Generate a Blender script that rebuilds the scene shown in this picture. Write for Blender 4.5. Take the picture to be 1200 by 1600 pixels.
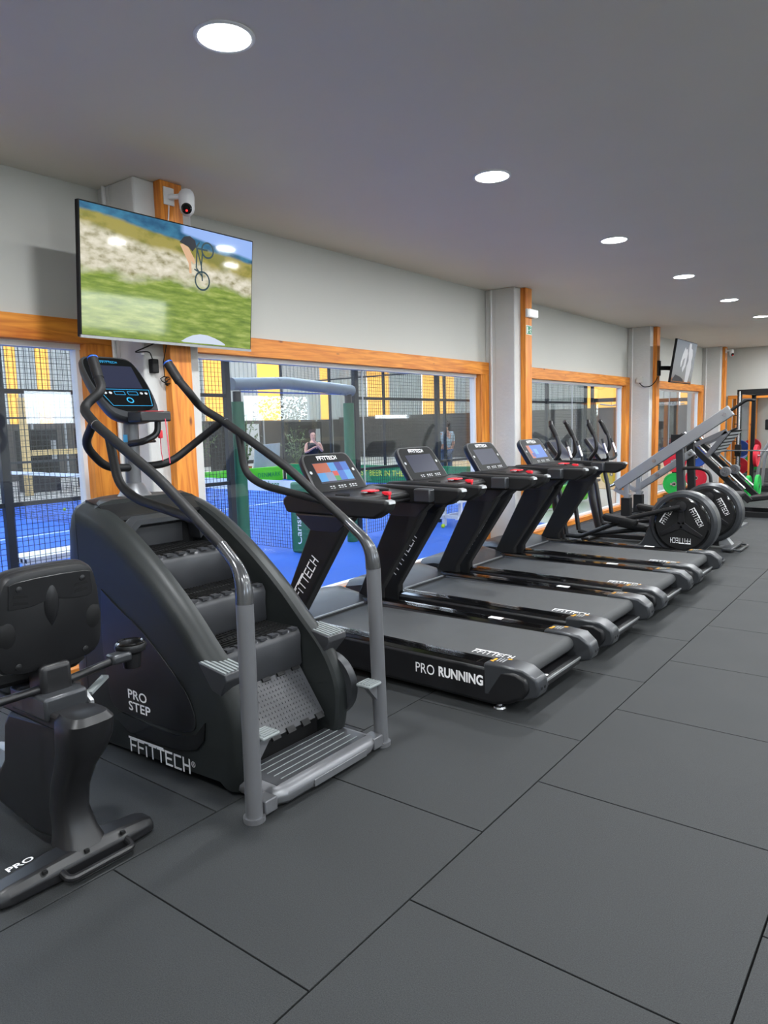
import bpy, bmesh, math, random
from mathutils import Vector, Matrix
random.seed(7)
scene = bpy.context.scene
for _o in list(bpy.data.objects):
    bpy.data.objects.remove(_o, do_unlink=True)
COL = scene.collection
PI = math.pi

# ------------------------------------------------------------------ camera
F_PX = 1127.1
YAW, PITCH, ROLL, CAM_H = 0.65626, 0.1195, -0.02698, 1.613
_f = Vector((-math.sin(YAW) * math.cos(PITCH), math.cos(YAW) * math.cos(PITCH), -math.sin(PITCH)))
_r = Vector((math.cos(YAW), math.sin(YAW), 0))
_u = _r.cross(_f)
_c, _s = math.cos(ROLL), math.sin(ROLL)
_r, _u = _c * _r + _s * _u, _c * _u - _s * _r
cam_d = bpy.data.cameras.new('camera')
cam = bpy.data.objects.new('camera', cam_d)
COL.objects.link(cam)
cam.matrix_world = Matrix(((_r.x, _u.x, -_f.x, 0), (_r.y, _u.y, -_f.y, 0), (_r.z, _u.z, -_f.z, CAM_H), (0, 0, 0, 1)))
cam_d.sensor_fit = 'HORIZONTAL'
cam_d.sensor_width = 36
cam_d.lens = F_PX / 1200 * 36
cam_d.clip_start = 0.05
cam_d.clip_end = 300
scene.camera = cam

# ------------------------------------------------------------------ world, exposure
SKY_STRENGTH = 13.0
DOWNLIGHT_W = 40
EXPOSURE = 0.45
world = bpy.data.worlds.new('sky')
scene.world = world
world.use_nodes = True
wn = world.node_tree.nodes
wl = world.node_tree.links
bg = wn['Background']
tc = wn.new('ShaderNodeTexCoord')
sx = wn.new('ShaderNodeSeparateXYZ')
rp = wn.new('ShaderNodeValToRGB')
rp.color_ramp.elements[0].position = 0.0
rp.color_ramp.elements[0].color = (0.50, 0.49, 0.45, 1)
rp.color_ramp.elements[1].position = 1.0
rp.color_ramp.elements[1].color = (0.55, 0.72, 1.0, 1)
e = rp.color_ramp.elements.new(0.49)
e.color = (0.55, 0.54, 0.50, 1)
e = rp.color_ramp.elements.new(0.52)
e.color = (0.80, 0.88, 1.0, 1)
mr = wn.new('ShaderNodeMapRange')
mr.inputs[1].default_value = -1
mr.inputs[2].default_value = 1
wl.new(tc.outputs['Generated'], sx.inputs[0])
wl.new(sx.outputs['Z'], mr.inputs[0])
wl.new(mr.outputs[0], rp.inputs[0])
wl.new(rp.outputs[0], bg.inputs[0])
bg.inputs[1].default_value = SKY_STRENGTH
scene.view_settings.view_transform = 'Standard'
scene.view_settings.look = 'None'
scene.view_settings.gamma = 1
scene.view_settings.use_curve_mapping = False
scene.view_settings.exposure = EXPOSURE
scene.cycles.use_denoising = True
scene.cycles.max_bounces = 10
scene.cycles.transparent_max_bounces = 24
scene.cycles.sample_clamp_indirect = 6


# ------------------------------------------------------------------ materials
def lin(c):
    return c / 12.92 if c <= 0.04045 else ((c + 0.055) / 1.055) ** 2.4


def rgb(r, g, b):
    return (lin(r / 255), lin(g / 255), lin(b / 255), 1)


MATS = {}


def mat(name, col, rough=0.5, metal=0.0, spec=0.5, var=0.0, vscale=8.0, bump=0.0, bscale=200.0, coat=0.0, emit=None, estr=0.0, trans=0.0):
    m = bpy.data.materials.new(name)
    m.use_nodes = True
    nt = m.node_tree
    b = nt.nodes['Principled BSDF']
    b.inputs['Base Color'].default_value = col
    b.inputs['Roughness'].default_value = rough
    b.inputs['Metallic'].default_value = metal
    b.inputs['Specular IOR Level'].default_value = spec
    if coat:
        b.inputs['Coat Weight'].default_value = coat
        b.inputs['Coat Roughness'].default_value = 0.08
    if emit:
        b.inputs['Emission Color'].default_value = emit
        b.inputs['Emission Strength'].default_value = estr
    tcn = nt.nodes.new('ShaderNodeTexCoord')
    if var:
        n = nt.nodes.new('ShaderNodeTexNoise')
        n.inputs['Scale'].default_value = vscale
        n.inputs['Detail'].default_value = 5
        nt.links.new(tcn.outputs['Object'], n.inputs['Vector'])
        mx = nt.nodes.new('ShaderNodeMix')
        mx.data_type = 'RGBA'
        mx.inputs['A'].default_value = tuple(min(1, c * (1 - var)) for c in col[:3]) + (1,)
        mx.inputs['B'].default_value = tuple(min(1, c * (1 + var)) for c in col[:3]) + (1,)
        nt.links.new(n.outputs['Fac'], mx.inputs['Factor'])
        nt.links.new(mx.outputs['Result'], b.inputs['Base Color'])
        r2 = nt.nodes.new('ShaderNodeMapRange')
        r2.inputs[3].default_value = max(0.02, rough - 0.08)
        r2.inputs[4].default_value = min(1, rough + 0.08)
        nt.links.new(n.outputs['Fac'], r2.inputs[0])
        nt.links.new(r2.outputs[0], b.inputs['Roughness'])
    if bump:
        n2 = nt.nodes.new('ShaderNodeTexNoise')
        n2.inputs['Scale'].default_value = bscale
        n2.inputs['Detail'].default_value = 3
        nt.links.new(tcn.outputs['Object'], n2.inputs['Vector'])
        bp = nt.nodes.new('ShaderNodeBump')
        bp.inputs['Strength'].default_value = bump
        bp.inputs['Distance'].default_value = 0.01
        nt.links.new(n2.outputs['Fac'], bp.inputs['Height'])
        nt.links.new(bp.outputs['Normal'], b.inputs['Normal'])
    MATS[name] = m
    return m


def wood(name, axis):
    m = bpy.data.materials.new(name)
    m.use_nodes = True
    nt = m.node_tree
    b = nt.nodes['Principled BSDF']
    tcn = nt.nodes.new('ShaderNodeTexCoord')
    mp = nt.nodes.new('ShaderNodeMapping')
    mp.inputs['Scale'].default_value = tuple(0.8 if i == axis else 11 for i in range(3))
    n = nt.nodes.new('ShaderNodeTexNoise')
    n.inputs['Scale'].default_value = 2.2
    n.inputs['Detail'].default_value = 6
    n.inputs['Distortion'].default_value = 1.3
    cr = nt.nodes.new('ShaderNodeValToRGB')
    cr.color_ramp.elements[0].position = 0.28
    cr.color_ramp.elements[0].color = rgb(186, 96, 20)
    cr.color_ramp.elements[1].position = 0.72
    cr.color_ramp.elements[1].color = rgb(238, 156, 56)
    # knots
    v = nt.nodes.new('ShaderNodeTexVoronoi')
    v.inputs['Scale'].default_value = 2.6
    mp2 = nt.nodes.new('ShaderNodeMapping')
    mp2.inputs['Scale'].default_value = tuple(1.0 if i == axis else 2.6 for i in range(3))
    kr = nt.nodes.new('ShaderNodeValToRGB')
    kr.color_ramp.elements[0].position = 0.035
    kr.color_ramp.elements[0].color = (1, 1, 1, 1)
    kr.color_ramp.elements[1].position = 0.10
    kr.color_ramp.elements[1].color = (0, 0, 0, 1)
    mx = nt.nodes.new('ShaderNodeMix')
    mx.data_type = 'RGBA'
    mx.inputs['B'].default_value = rgb(120, 62, 20)
    L = nt.links.new
    L(tcn.outputs['Object'], mp.inputs['Vector'])
    L(mp.outputs[0], n.inputs['Vector'])
    L(n.outputs['Fac'], cr.inputs[0])
    L(tcn.outputs['Object'], mp2.inputs['Vector'])
    L(mp2.outputs[0], v.inputs['Vector'])
    L(v.outputs['Distance'], kr.inputs[0])
    L(kr.outputs[0], mx.inputs['Factor'])
    L(cr.outputs[0], mx.inputs['A'])
    L(mx.outputs['Result'], b.inputs['Base Color'])
    b.inputs['Roughness'].default_value = 0.5
    MATS[name] = m
    return m


def glass(name, tint=(1, 1, 1, 1), ior=1.45, rough=0.0):
    m = bpy.data.materials.new(name)
    m.use_nodes = True
    nt = m.node_tree
    nt.nodes.clear()
    o = nt.nodes.new('ShaderNodeOutputMaterial')
    t = nt.nodes.new('ShaderNodeBsdfTransparent')
    t.inputs[0].default_value = tint
    g = nt.nodes.new('ShaderNodeBsdfGlossy')
    g.inputs['Roughness'].default_value = rough
    fr = nt.nodes.new('ShaderNodeFresnel')
    # the same reflectance on both faces of the pane (no total reflection inside a thin sheet)
    ge = nt.nodes.new('ShaderNodeNewGeometry')
    ms = nt.nodes.new('ShaderNodeMapRange')
    ms.inputs[3].default_value = ior
    ms.inputs[4].default_value = 1 / ior
    nt.links.new(ge.outputs['Backfacing'], ms.inputs[0])
    nt.links.new(ms.outputs[0], fr.inputs[0])
    mx = nt.nodes.new('ShaderNodeMixShader')
    nt.links.new(fr.outputs[0], mx.inputs[0])
    nt.links.new(t.outputs[0], mx.inputs[1])
    nt.links.new(g.outputs[0], mx.inputs[2])
    nt.links.new(mx.outputs[0], o.inputs[0])
    MATS[name] = m
    return m


def translucent(name, col):
    m = bpy.data.materials.new(name)
    m.use_nodes = True
    nt = m.node_tree
    nt.nodes.clear()
    o = nt.nodes.new('ShaderNodeOutputMaterial')
    t = nt.nodes.new('ShaderNodeBsdfTranslucent')
    t.inputs[0].default_value = col
    d = nt.nodes.new('ShaderNodeBsdfDiffuse')
    d.inputs[0].default_value = col
    mx = nt.nodes.new('ShaderNodeMixShader')
    mx.inputs[0].default_value = 0.35
    nt.links.new(t.outputs[0], mx.inputs[1])
    nt.links.new(d.outputs[0], mx.inputs[2])
    nt.links.new(mx.outputs[0], o.inputs[0])
    MATS[name] = m


mat('rubber_tile', rgb(41, 43, 44), 0.66, spec=0.32, var=0.22, vscale=2.5, bump=0.25, bscale=420)
_nt = MATS['rubber_tile'].node_tree
_b = _nt.nodes['Principled BSDF']
_src = _b.inputs['Base Color'].links[0].from_socket
_n = _nt.nodes.new('ShaderNodeTexNoise')
_n.inputs['Scale'].default_value = 260
_n.inputs['Detail'].default_value = 2
_tc = _nt.nodes.new('ShaderNodeTexCoord')
_nt.links.new(_tc.outputs['Object'], _n.inputs['Vector'])
_mr = _nt.nodes.new('ShaderNodeMapRange')
_mr.inputs[1].default_value = .3
_mr.inputs[2].default_value = .7
_mr.inputs[3].default_value = .55
_mr.inputs[4].default_value = 1.45
_nt.links.new(_n.outputs['Fac'], _mr.inputs[0])
_vm = _nt.nodes.new('ShaderNodeVectorMath')
_vm.operation = 'SCALE'
_nt.links.new(_src, _vm.inputs[0])
_nt.links.new(_mr.outputs[0], _vm.inputs['Scale'])
_nt.links.new(_vm.outputs[0], _b.inputs['Base Color'])
mat('underlay', rgb(10, 10, 10), 0.95, spec=0.1)
mat('ceiling_paint', rgb(222, 217, 207), 0.55, spec=0.4, var=0.05, vscale=1.2)
mat('wall_paint', rgb(194, 194, 188), 0.6, var=0.03, vscale=1.5)
mat('concrete_paint', rgb(196, 196, 194), 0.7, var=0.07, vscale=6, bump=0.3, bscale=30)
mat('white_paint', rgb(225, 225, 225), 0.5, var=0.03)
wood('wood_z', 2)
wood('wood_y', 1)
wood('wood_x', 0)
glass('glass', (0.97, 0.985, 0.98, 1), 1.5)
glass('court_glass', (0.93, 0.96, 0.95, 1), 1.4)
mat('black_plastic', rgb(19, 19, 21), 0.42, spec=0.45, var=0.1, vscale=12)
mat('satin_black', rgb(22, 22, 24), 0.38, spec=0.5, var=0.1, vscale=5)
mat('soft_black', rgb(17, 17, 18), 0.58, spec=0.35, var=0.12, vscale=20)
mat('gloss_black', rgb(9, 9, 10), 0.12, spec=0.6, coat=0.6)
mat('matte_black', rgb(18, 18, 19), 0.7, spec=0.3)
mat('belt', rgb(62, 63, 64), 0.68, spec=0.35, var=0.08, vscale=6, bump=0.12, bscale=900)
mat('graphite', rgb(112, 113, 116), 0.36, metal=0.4, var=0.06, vscale=6)
mat('graphite_dark', rgb(58, 60, 63), 0.34, metal=0.35, var=0.08, vscale=5)
mat('body_dark', rgb(33, 36, 36), 0.45, metal=0.0, spec=0.28, var=0.08, vscale=3)
mat('step_plastic', rgb(52, 53, 56), 0.38, spec=0.5, var=0.12, vscale=9)
mat('steel', rgb(190, 190, 192), 0.25, metal=0.95)
mat('grey_steel', rgb(150, 152, 154), 0.42, metal=0.5, var=0.05)
mat('elbow_metal', rgb(92, 93, 95), 0.2, metal=0.7)
mat('pad_grey', rgb(120, 126, 126), 0.55)
mat('dark_metal', rgb(38, 40, 43), 0.5, metal=0.3)
mat('white_print', rgb(236, 236, 236), 0.5)
mat('grey_print', rgb(165, 168, 170), 0.5)
mat('yellow_print', rgb(230, 165, 35), 0.5)
mat('red_plastic', rgb(225, 35, 50), 0.4)
mat('pink_cord', rgb(235, 70, 95), 0.5)
mat('blue_plastic', rgb(40, 90, 190), 0.4)
mat('tape_blue', rgb(70, 165, 215), 0.5)
mat('screen_dark', rgb(20, 22, 30), 0.35, spec=0.08, emit=rgb(60, 64, 92), estr=0.35)
mat('screen_face', rgb(11, 12, 13), 0.4, spec=0.06)
mat('cyan_light', rgb(20, 90, 130), 0.3, emit=rgb(60, 180, 230), estr=0.6)
mat('lamp', rgb(255, 255, 255), 0.4, emit=(0.93, 0.98, 1.0, 1), estr=14)
mat('lamp_rim', rgb(225, 226, 228), 0.4)
mat('red_led', rgb(120, 10, 10), 0.3, emit=rgb(255, 40, 40), estr=2)
mat('emergency_lens', rgb(235, 238, 238), 0.3, emit=rgb(235, 240, 240), estr=0.35)
mat('sign_green', rgb(20, 120, 80), 0.5, emit=rgb(20, 120, 80), estr=0.25)
mat('court_blue', rgb(12, 84, 178), 0.75, var=0.12, vscale=1.5, bump=0.2, bscale=300)
mat('clay', rgb(196, 160, 110), 0.7, var=0.1, vscale=1.5)
mat('timber_pale', rgb(200, 170, 115), 0.6, var=0.12, vscale=4)
mat('court_white', rgb(215, 222, 235), 0.8)
mat('hall_floor', rgb(178, 172, 160), 0.4, var=0.06, vscale=1.2)
mat('hall_wall', rgb(172, 172, 166), 0.6, var=0.05)
mat('hall_dark', rgb(62, 58, 54), 0.35, var=0.45, vscale=0.7)
mat('fence_metal', rgb(40, 44, 48), 0.5, metal=0.2)
mat('green_pad', rgb(38, 104, 74), 0.6, var=0.12, vscale=6)
mat('wrap_grey', rgb(140, 148, 152), 0.3, var=0.12, vscale=9)
mat('banner_lime', rgb(88, 190, 30), 0.5)
mat('banner_green', rgb(20, 125, 72), 0.5)
mat('banner_yellow', rgb(215, 215, 70), 0.5)
mat('banner_white', rgb(225, 228, 226), 0.5)
mat('net_cord', rgb(18, 22, 30), 0.7)
mat('ball', rgb(190, 220, 40), 0.8)
mat('leaf', rgb(70, 92, 45), 0.6, var=0.3, vscale=9)
mat('terracotta', rgb(150, 95, 60), 0.7)
mat('plate_red', rgb(205, 25, 50), 0.5)
mat('plate_green', rgb(25, 170, 70), 0.5)
mat('plate_blue', rgb(30, 70, 150), 0.5)
mat('plate_yellow', rgb(200, 180, 50), 0.5)
mat('skin', rgb(205, 150, 125), 0.55)
mat('hair', rgb(70, 45, 32), 0.6)
mat('cloth_black', rgb(28, 28, 32), 0.8)
mat('cloth_check', rgb(170, 185, 195), 0.8, var=0.2, vscale=14)
mat('cloth_red', rgb(175, 60, 70), 0.8)
mat('denim', rgb(60, 80, 115), 0.8)
mat('mirror', rgb(215, 218, 215), 0.02, metal=1.0)
mat('cable_white', rgb(225, 225, 225), 0.5)
translucent('skylight_yellow', rgb(205, 172, 112))


# ------------------------------------------------------------------ mesh builder
class MB:
    def __init__(s):
        s.v, s.f, s.m, s.mi = [], [], [], 0

    def face(s, ids):
        s.f.append(tuple(ids)); s.m.append(s.mi)

    def add(s, pts):
        n = len(s.v); s.v += [Vector(p) for p in pts]; return n

    def rings(s, rings, caps=True, closed=True):
        n = len(rings[0]); base = [s.add(r) for r in rings]
        for a, b in zip(base, base[1:]):
            for i in range(n if closed else n - 1):
                j = (i + 1) % n
                s.face((a + i, a + j, b + j, b + i))
        if caps:
            s.face([base[0] + i for i in range(n)][::-1])
            s.face([base[-1] + i for i in range(n)])
        return s

    def box(s, x0, x1, y0, y1, z0, z1):
        return s.rings([[(x0, y0, z0), (x1, y0, z0), (x1, y1, z0), (x0, y1, z0)], [(x0, y0, z1), (x1, y0, z1), (x1, y1, z1), (x0, y1, z1)]])

    def obox(s, c, size, R=None):
        R = R or Matrix.Identity(3); c = Vector(c); h = Vector(size) / 2
        q = [(-1, -1), (1, -1), (1, 1), (-1, 1)]
        return s.rings([[c + R @ Vector((a * h.x, b * h.y, k * h.z)) for a, b in q] for k in (-1, 1)])

    def bar(s, p, q, w, h, up=(0, 0, 1)):
        p, q = Vector(p), Vector(q); d = (q - p).normalized(); up = Vector(up)
        if abs(d.dot(up)) > 0.98: up = Vector((1, 0, 0)) if abs(d.x) < 0.9 else Vector((0, 1, 0))
        a = d.cross(up).normalized(); b = a.cross(d)
        k = [(-1, -1), (1, -1), (1, 1), (-1, 1)]
        return s.rings([[o + a * (i * w / 2) + b * (j * h / 2) for i, j in k] for o in (p, q)])

    def tube(s, pts, r, n=10, fil=0.0, k=5, closed=False):
        P = [Vector(p) for p in pts]
        if fil: P = fillet(P, fil, k)
        rr = r if isinstance(r, (list, tuple)) else [r] * len(P)
        if len(rr) != len(P):
            rr = [rr[0] + (rr[-1] - rr[0]) * i / (len(P) - 1) for i in range(len(P))]
        T = []
        for i in range(len(P)):
            a = P[max(i - 1, 0)]; b = P[min(i + 1, len(P) - 1)]
            T.append((b - a).normalized())
        up = Vector((0, 0, 1)) if abs(T[0].z) < 0.9 else Vector((0, 1, 0))
        A = T[0].cross(up).normalized(); R = []
        for i in range(len(P)):
            A = (A - T[i] * A.dot(T[i])).normalized(); B = T[i].cross(A)
            R.append([P[i] + (A * math.cos(2 * PI * j / n) + B * math.sin(2 * PI * j / n)) * rr[i] for j in range(n)])
        return s.rings(R)

    def cyl(s, p, q, r, n=16, r2=None):
        return s.tube([p, q], [r, r if r2 is None else r2], n)

    def prism(s, poly, lo, hi, ax):
        def P(a, b, c): return {'y': (a, c, b), 'x': (c, a, b), 'z': (a, b, c)}[ax]
        return s.rings([[P(a, b, lo) for a, b in poly], [P(a, b, hi) for a, b in poly]])

    def lathe(s, prof, c, axis='z', n=20, caps=True):
        c = Vector(c); R = []
        for r, h in prof:
            ring = []
            for i in range(n):
                a = 2 * PI * i / n; x, y = r * math.cos(a), r * math.sin(a)
                ring.append(c + Vector({'z': (x, y, h), 'x': (h, x, y), 'y': (x, h, y)}[axis]))
            R.append(ring)
        return s.rings(R, caps)

    def quad(s, a, b, c, d):
        n = s.add([a, b, c, d]); s.face((n, n + 1, n + 2, n + 3)); return s

    def build(s, name, m, parent=None, bevel=0.0, seg=2, ang=35, subsurf=0):
        me = bpy.data.meshes.new(name)
        off = ORG.get(parent, Vector((0, 0, 0))) if parent else Vector((0, 0, 0))
        me.from_pydata([v - off for v in s.v], [], s.f)
        bm = bmesh.new(); bm.from_mesh(me); bmesh.ops.recalc_face_normals(bm, faces=bm.faces); bm.to_mesh(me); bm.free()
        for k in (m if isinstance(m, (list, tuple)) else [m]): me.materials.append(MATS[k])
        for p, i in zip(me.polygons, s.m): p.material_index = i; p.use_smooth = True
        me.set_sharp_from_angle(angle=math.radians(ang))
        o = bpy.data.objects.new(name, me); COL.objects.link(o)
        if parent: o.parent = parent; ORG[o] = off
        if bevel:
            md = o.modifiers.new('bevel', 'BEVEL'); md.width = bevel; md.segments = seg; md.limit_method = 'ANGLE'; md.angle_limit = math.radians(40)
        if subsurf:
            md = o.modifiers.new('sub', 'SUBSURF'); md.levels = subsurf; md.render_levels = subsurf
        return o


ORG = {}


def fillet(P, rad, k=5):
    out = [P[0]]
    for a, b, c in zip(P, P[1:], P[2:]):
        d1 = (a - b); d2 = (c - b); l = min(rad, d1.length * 0.49, d2.length * 0.49)
        p, q = b + d1.normalized() * l, b + d2.normalized() * l
        for i in range(k + 1):
            t = i / k; out.append(p * (1 - t) ** 2 + b * 2 * t * (1 - t) + q * t * t)
    out.append(P[-1]); return out


def tag(o, label=None, cat=None, group=None, kind=None):
    if label: o['label'] = label
    if cat: o['category'] = cat
    if group: o['group'] = group
    if kind: o['kind'] = kind
    return o


def thing(name, loc, label, cat, group=None, kind=None):
    o = bpy.data.objects.new(name, None); COL.objects.link(o); o.location = loc; o.empty_display_size = 0.1
    ORG[o] = Vector(loc)
    return tag(o, label, cat, group, kind)


def copy_tree(o, off=None, parent=None):
    c = o.copy(); COL.objects.link(c); c.parent = parent
    if off is not None: c.location = Vector(o.location) + Vector(off)
    for ch in list(o.children): copy_tree(ch, None, c)
    return c


_txt = {}


def text_mesh(body, bold=0.0, space=1.0):
    key = (body, bold, space)
    if key not in _txt:
        cu = bpy.data.curves.new('t', 'FONT'); cu.body = body; cu.offset = bold; cu.space_character = space; cu.resolution_u = 3
        ob = bpy.data.objects.new('t', cu); COL.objects.link(ob)
        dg = bpy.context.evaluated_depsgraph_get(); dg.update()
        me = bpy.data.meshes.new_from_object(ob.evaluated_get(dg))
        bpy.data.objects.remove(ob)
        _txt[key] = ([v.co.copy() for v in me.vertices], [tuple(p.vertices) for p in me.polygons])
        bpy.data.meshes.remove(me)
    return _txt[key]


def text(body, m, parent, origin, right, up, width=None, height=None, bold=0.0, space=1.0, name='lettering'):
    vs, fs = text_mesh(body, bold, space)
    x0 = min(v.x for v in vs); x1 = max(v.x for v in vs); y0 = min(v.y for v in vs); y1 = max(v.y for v in vs)
    R, U, O = Vector(right).normalized(), Vector(up).normalized(), Vector(origin)
    sx_ = width / (x1 - x0) if width else None
    sy_ = height / (y1 - y0) if height else None
    sx_ = sx_ or sy_; sy_ = sy_ or sx_
    b = MB(); b.add([O + R * ((v.x - x0) * sx_) + U * ((v.y - y0) * sy_) for v in vs])
    for f in fs: b.face(f)
    return b.build(name, m, parent)


LOGO = {'F': (0.75, [[(0, 0), (0, 1), (.72, 1)], [(0, .5), (.6, .5)]]), 'I': (0.2, [[(0.05, 0), (0.05, .72)]]),
        'T': (0.8, [[(0, 1), (.8, 1)], [(.4, 1), (.4, 0)]]), 'E': (0.8, [[(.72, 0), (0, 0), (0, 1), (.72, 1)], [(0, .5), (.62, .5)]]),
        'C': (0.8, [[(.72, 0), (0, 0), (0, 1), (.72, 1)]]), 'H': (0.72, [[(0, 0), (0, 1)], [(.7, 0), (.7, 1)], [(0, .5), (.7, .5)]])}


def logo(m, parent, origin, right, up, width, height, t=0.15, name='lettering', slant=0.0):
    R, U, O = Vector(right).normalized(), Vector(up).normalized(), Vector(origin); N = R.cross(U)
    total = sum(LOGO[c][0] + .25 for c in 'FFITTECH') - .25
    sx_, sy_ = width / total, height
    b = MB(); x = 0

    def seg(p, q):
        p, q = Vector(p), Vector(q); d = (q - p)
        if d.length < 1e-6: return
        d.normalize(); nn = Vector((-d.y, d.x)) * t / 2; p = p - d * t / 2; q = q + d * t / 2
        pts = [p + nn, q + nn, q - nn, p - nn]
        b.quad(*[O + R * ((a.x + slant * a.y) * sx_) + U * (a.y * sy_) + N * (0.0005 + 0.0001 * len(b.f)) for a in pts])
    for c in 'FFITTECH':
        w, st = LOGO[c]
        for line in st:
            for p, q in zip(line, line[1:]): seg((x + p[0], p[1]), (x + q[0], q[1]))
        x += w + .25
    seg((-0.12, 1.12), (4.2, 1.12))
    return b.build(name, m, parent)

# ------------------------------------------------------------------ room shell
ZC, XW, XR, YB, YN = 3.21, -4.5, 4.2, 19.1, -4.0
X0, Y0 = -1.3605, 1.352          # rubber tile lattice

fl = MB().box(XW - .2, XR, YN, YB, -0.06, -0.013).build('floor', 'underlay')
tag(fl, 'dark floor under the black rubber gym tiles', 'floor', kind='structure')
_g = 0.003
tile_b = MB().box(-.5 + _g, .5 - _g, -.5 + _g, .5 - _g, -0.0125, 0.0)
tile_me = None
phase = {-3: .49, -2: .49, -1: 0.0, 0: .497, 1: .99, 2: .49, 3: .0, 4: .5, 5: 0.0, -4: 0.0}
for i in range(-4, 6):
    x_lo, x_hi = X0 + i, X0 + i + 1
    a, b = max(x_lo, XW), min(x_hi, XR)
    n0 = math.floor(YN - Y0) - 1
    for j in range(n0, 20):
        ya = Y0 + phase[i] + j; yb = ya + 1
        ya2, yb2 = max(ya, YN), min(yb, YB)
        if yb2 - ya2 < .03 or b - a < .03: continue
        full = (abs(b - a - 1) < 1e-6 and abs(yb2 - ya2 - 1) < 1e-6)
        if full and tile_me is not None:
            o = bpy.data.objects.new('tile', tile_me); COL.objects.link(o)
        else:
            w, h = (b - a) / 2 - _g, (yb2 - ya2) / 2 - _g
            o = MB().box(-w, w, -h, h, -0.0125, 0).build('tile', 'rubber_tile')
            if full: tile_me = o.data
        o.parent = fl
        o.location = ((a + b) / 2, (ya2 + yb2) / 2, random.uniform(-0.0006, 0.0))
        md = o.modifiers.new('bevel', 'BEVEL'); md.width = 0.0012; md.segments = 1

tag(MB().box(XW - .2, XR + .2, YN - .2, YB + .2, ZC, ZC + .2).build('ceiling', 'ceiling_paint'), 'smooth grey painted ceiling with round recessed lamps', 'ceiling', kind='structure')

POSTS = [2.98, 8.13, 13.25, 18.37]
# windows of the left wall: (y from, y to) of the wooden frame outside
WINS = [(-1.80, 2.83), (3.27, 7.98), (8.42, 13.10), (13.54, 18.22)]
LT, LB = 2.345, 2.195            # lintel top / bottom
wb = MB()
wb.box(XW - .2, XW, YN, YB, LT, ZC)
edges = [YN] + [v for w in WINS for v in w] + [YB]
for a, b in zip(edges[::2], edges[1::2]):
    wb.box(XW - .2, XW, a, b, -.013, LT)
tag(wb.build('wall_left', 'wall_paint'), 'pale grey wall with four big windows towards the court', 'wall', kind='structure')

wb = MB()
ZTOP = [2.47, 2.47, 2.47, 2.47, 1.98]
OPEN = [(-3.7, -1.4), (1.4, 3.65), (6.6, 8.83), (11.9, 14.3), (17.0, 18.9)]
ZO, ZT = 1.77, 2.47
wb.box(XR, XR + .2, YN, YB, -.013, ZO)
wb.box(XR, XR + .2, YN, YB, ZT, ZC)
prev = YN
for (a, b), zt in zip(OPEN, ZTOP):
    wb.box(XR, XR + .2, prev, a, ZO, ZT); prev = b
    if zt < ZT: wb.box(XR, XR + .2, a, b, zt, ZT)
wb.box(XR, XR + .2, prev, YB, ZO, ZT)
tag(wb.build('wall_right', 'wall_paint'), 'pale grey wall with high windows opposite the court', 'wall', kind='structure')
for k, (a, b) in enumerate(OPEN):
    w = MB(); ZT = ZTOP[k]
    for q in ((a, a + .05, ZO, ZT), (b - .05, b, ZO, ZT), (a + .05, b - .05, ZO, ZO + .05), (a + .05, b - .05, ZT - .05, ZT)):
        w.box(XR + .06, XR + .13, *q)
    wo = w.build('window_%d' % (k + 6), 'white_paint')
    tag(wo, 'high white framed window in the wall opposite the court', 'window', kind='structure')
    MB().box(XR + .09, XR + .10, a + .05, b - .05, ZO + .05, ZT - .05).build('pane', 'glass', wo)

tag(MB().box(XW - .2, XR + .2, YN - .2, YN, -.013, ZC).build('wall_front', 'wall_paint'), 'pale grey wall behind the viewer', 'wall', kind='structure')
# far wall with a wide mirror framed in wood
tag(MB().box(XW - .2, XR + .2, YB, YB + .2, -.013, ZC).build('wall_back', 'wall_paint'), 'pale grey far end wall of the gym', 'wall', kind='structure')
mw = thing('window_5', (-3.2, YB - .04, 0), 'wood framed mirror panes on the far end wall', 'mirror', kind='structure')
MB().box(-4.10, -1.2, YB - .05, YB, 2.02, 2.10).build('lintel', 'wood_x', mw)
for xx in (-4.10, -3.62, -2.9, -1.28):
    MB().box(xx, xx + .09, YB - .05, YB, 0.0, 2.02).build('jamb', 'wood_z', mw)
for xa, xb in ((-4.01, -3.62), (-3.53, -2.9), (-2.81, -1.28)):
    MB().box(xa, xb, YB - .02, YB - .01, 0.02, 2.02).build('pane', 'mirror', mw)

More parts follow.
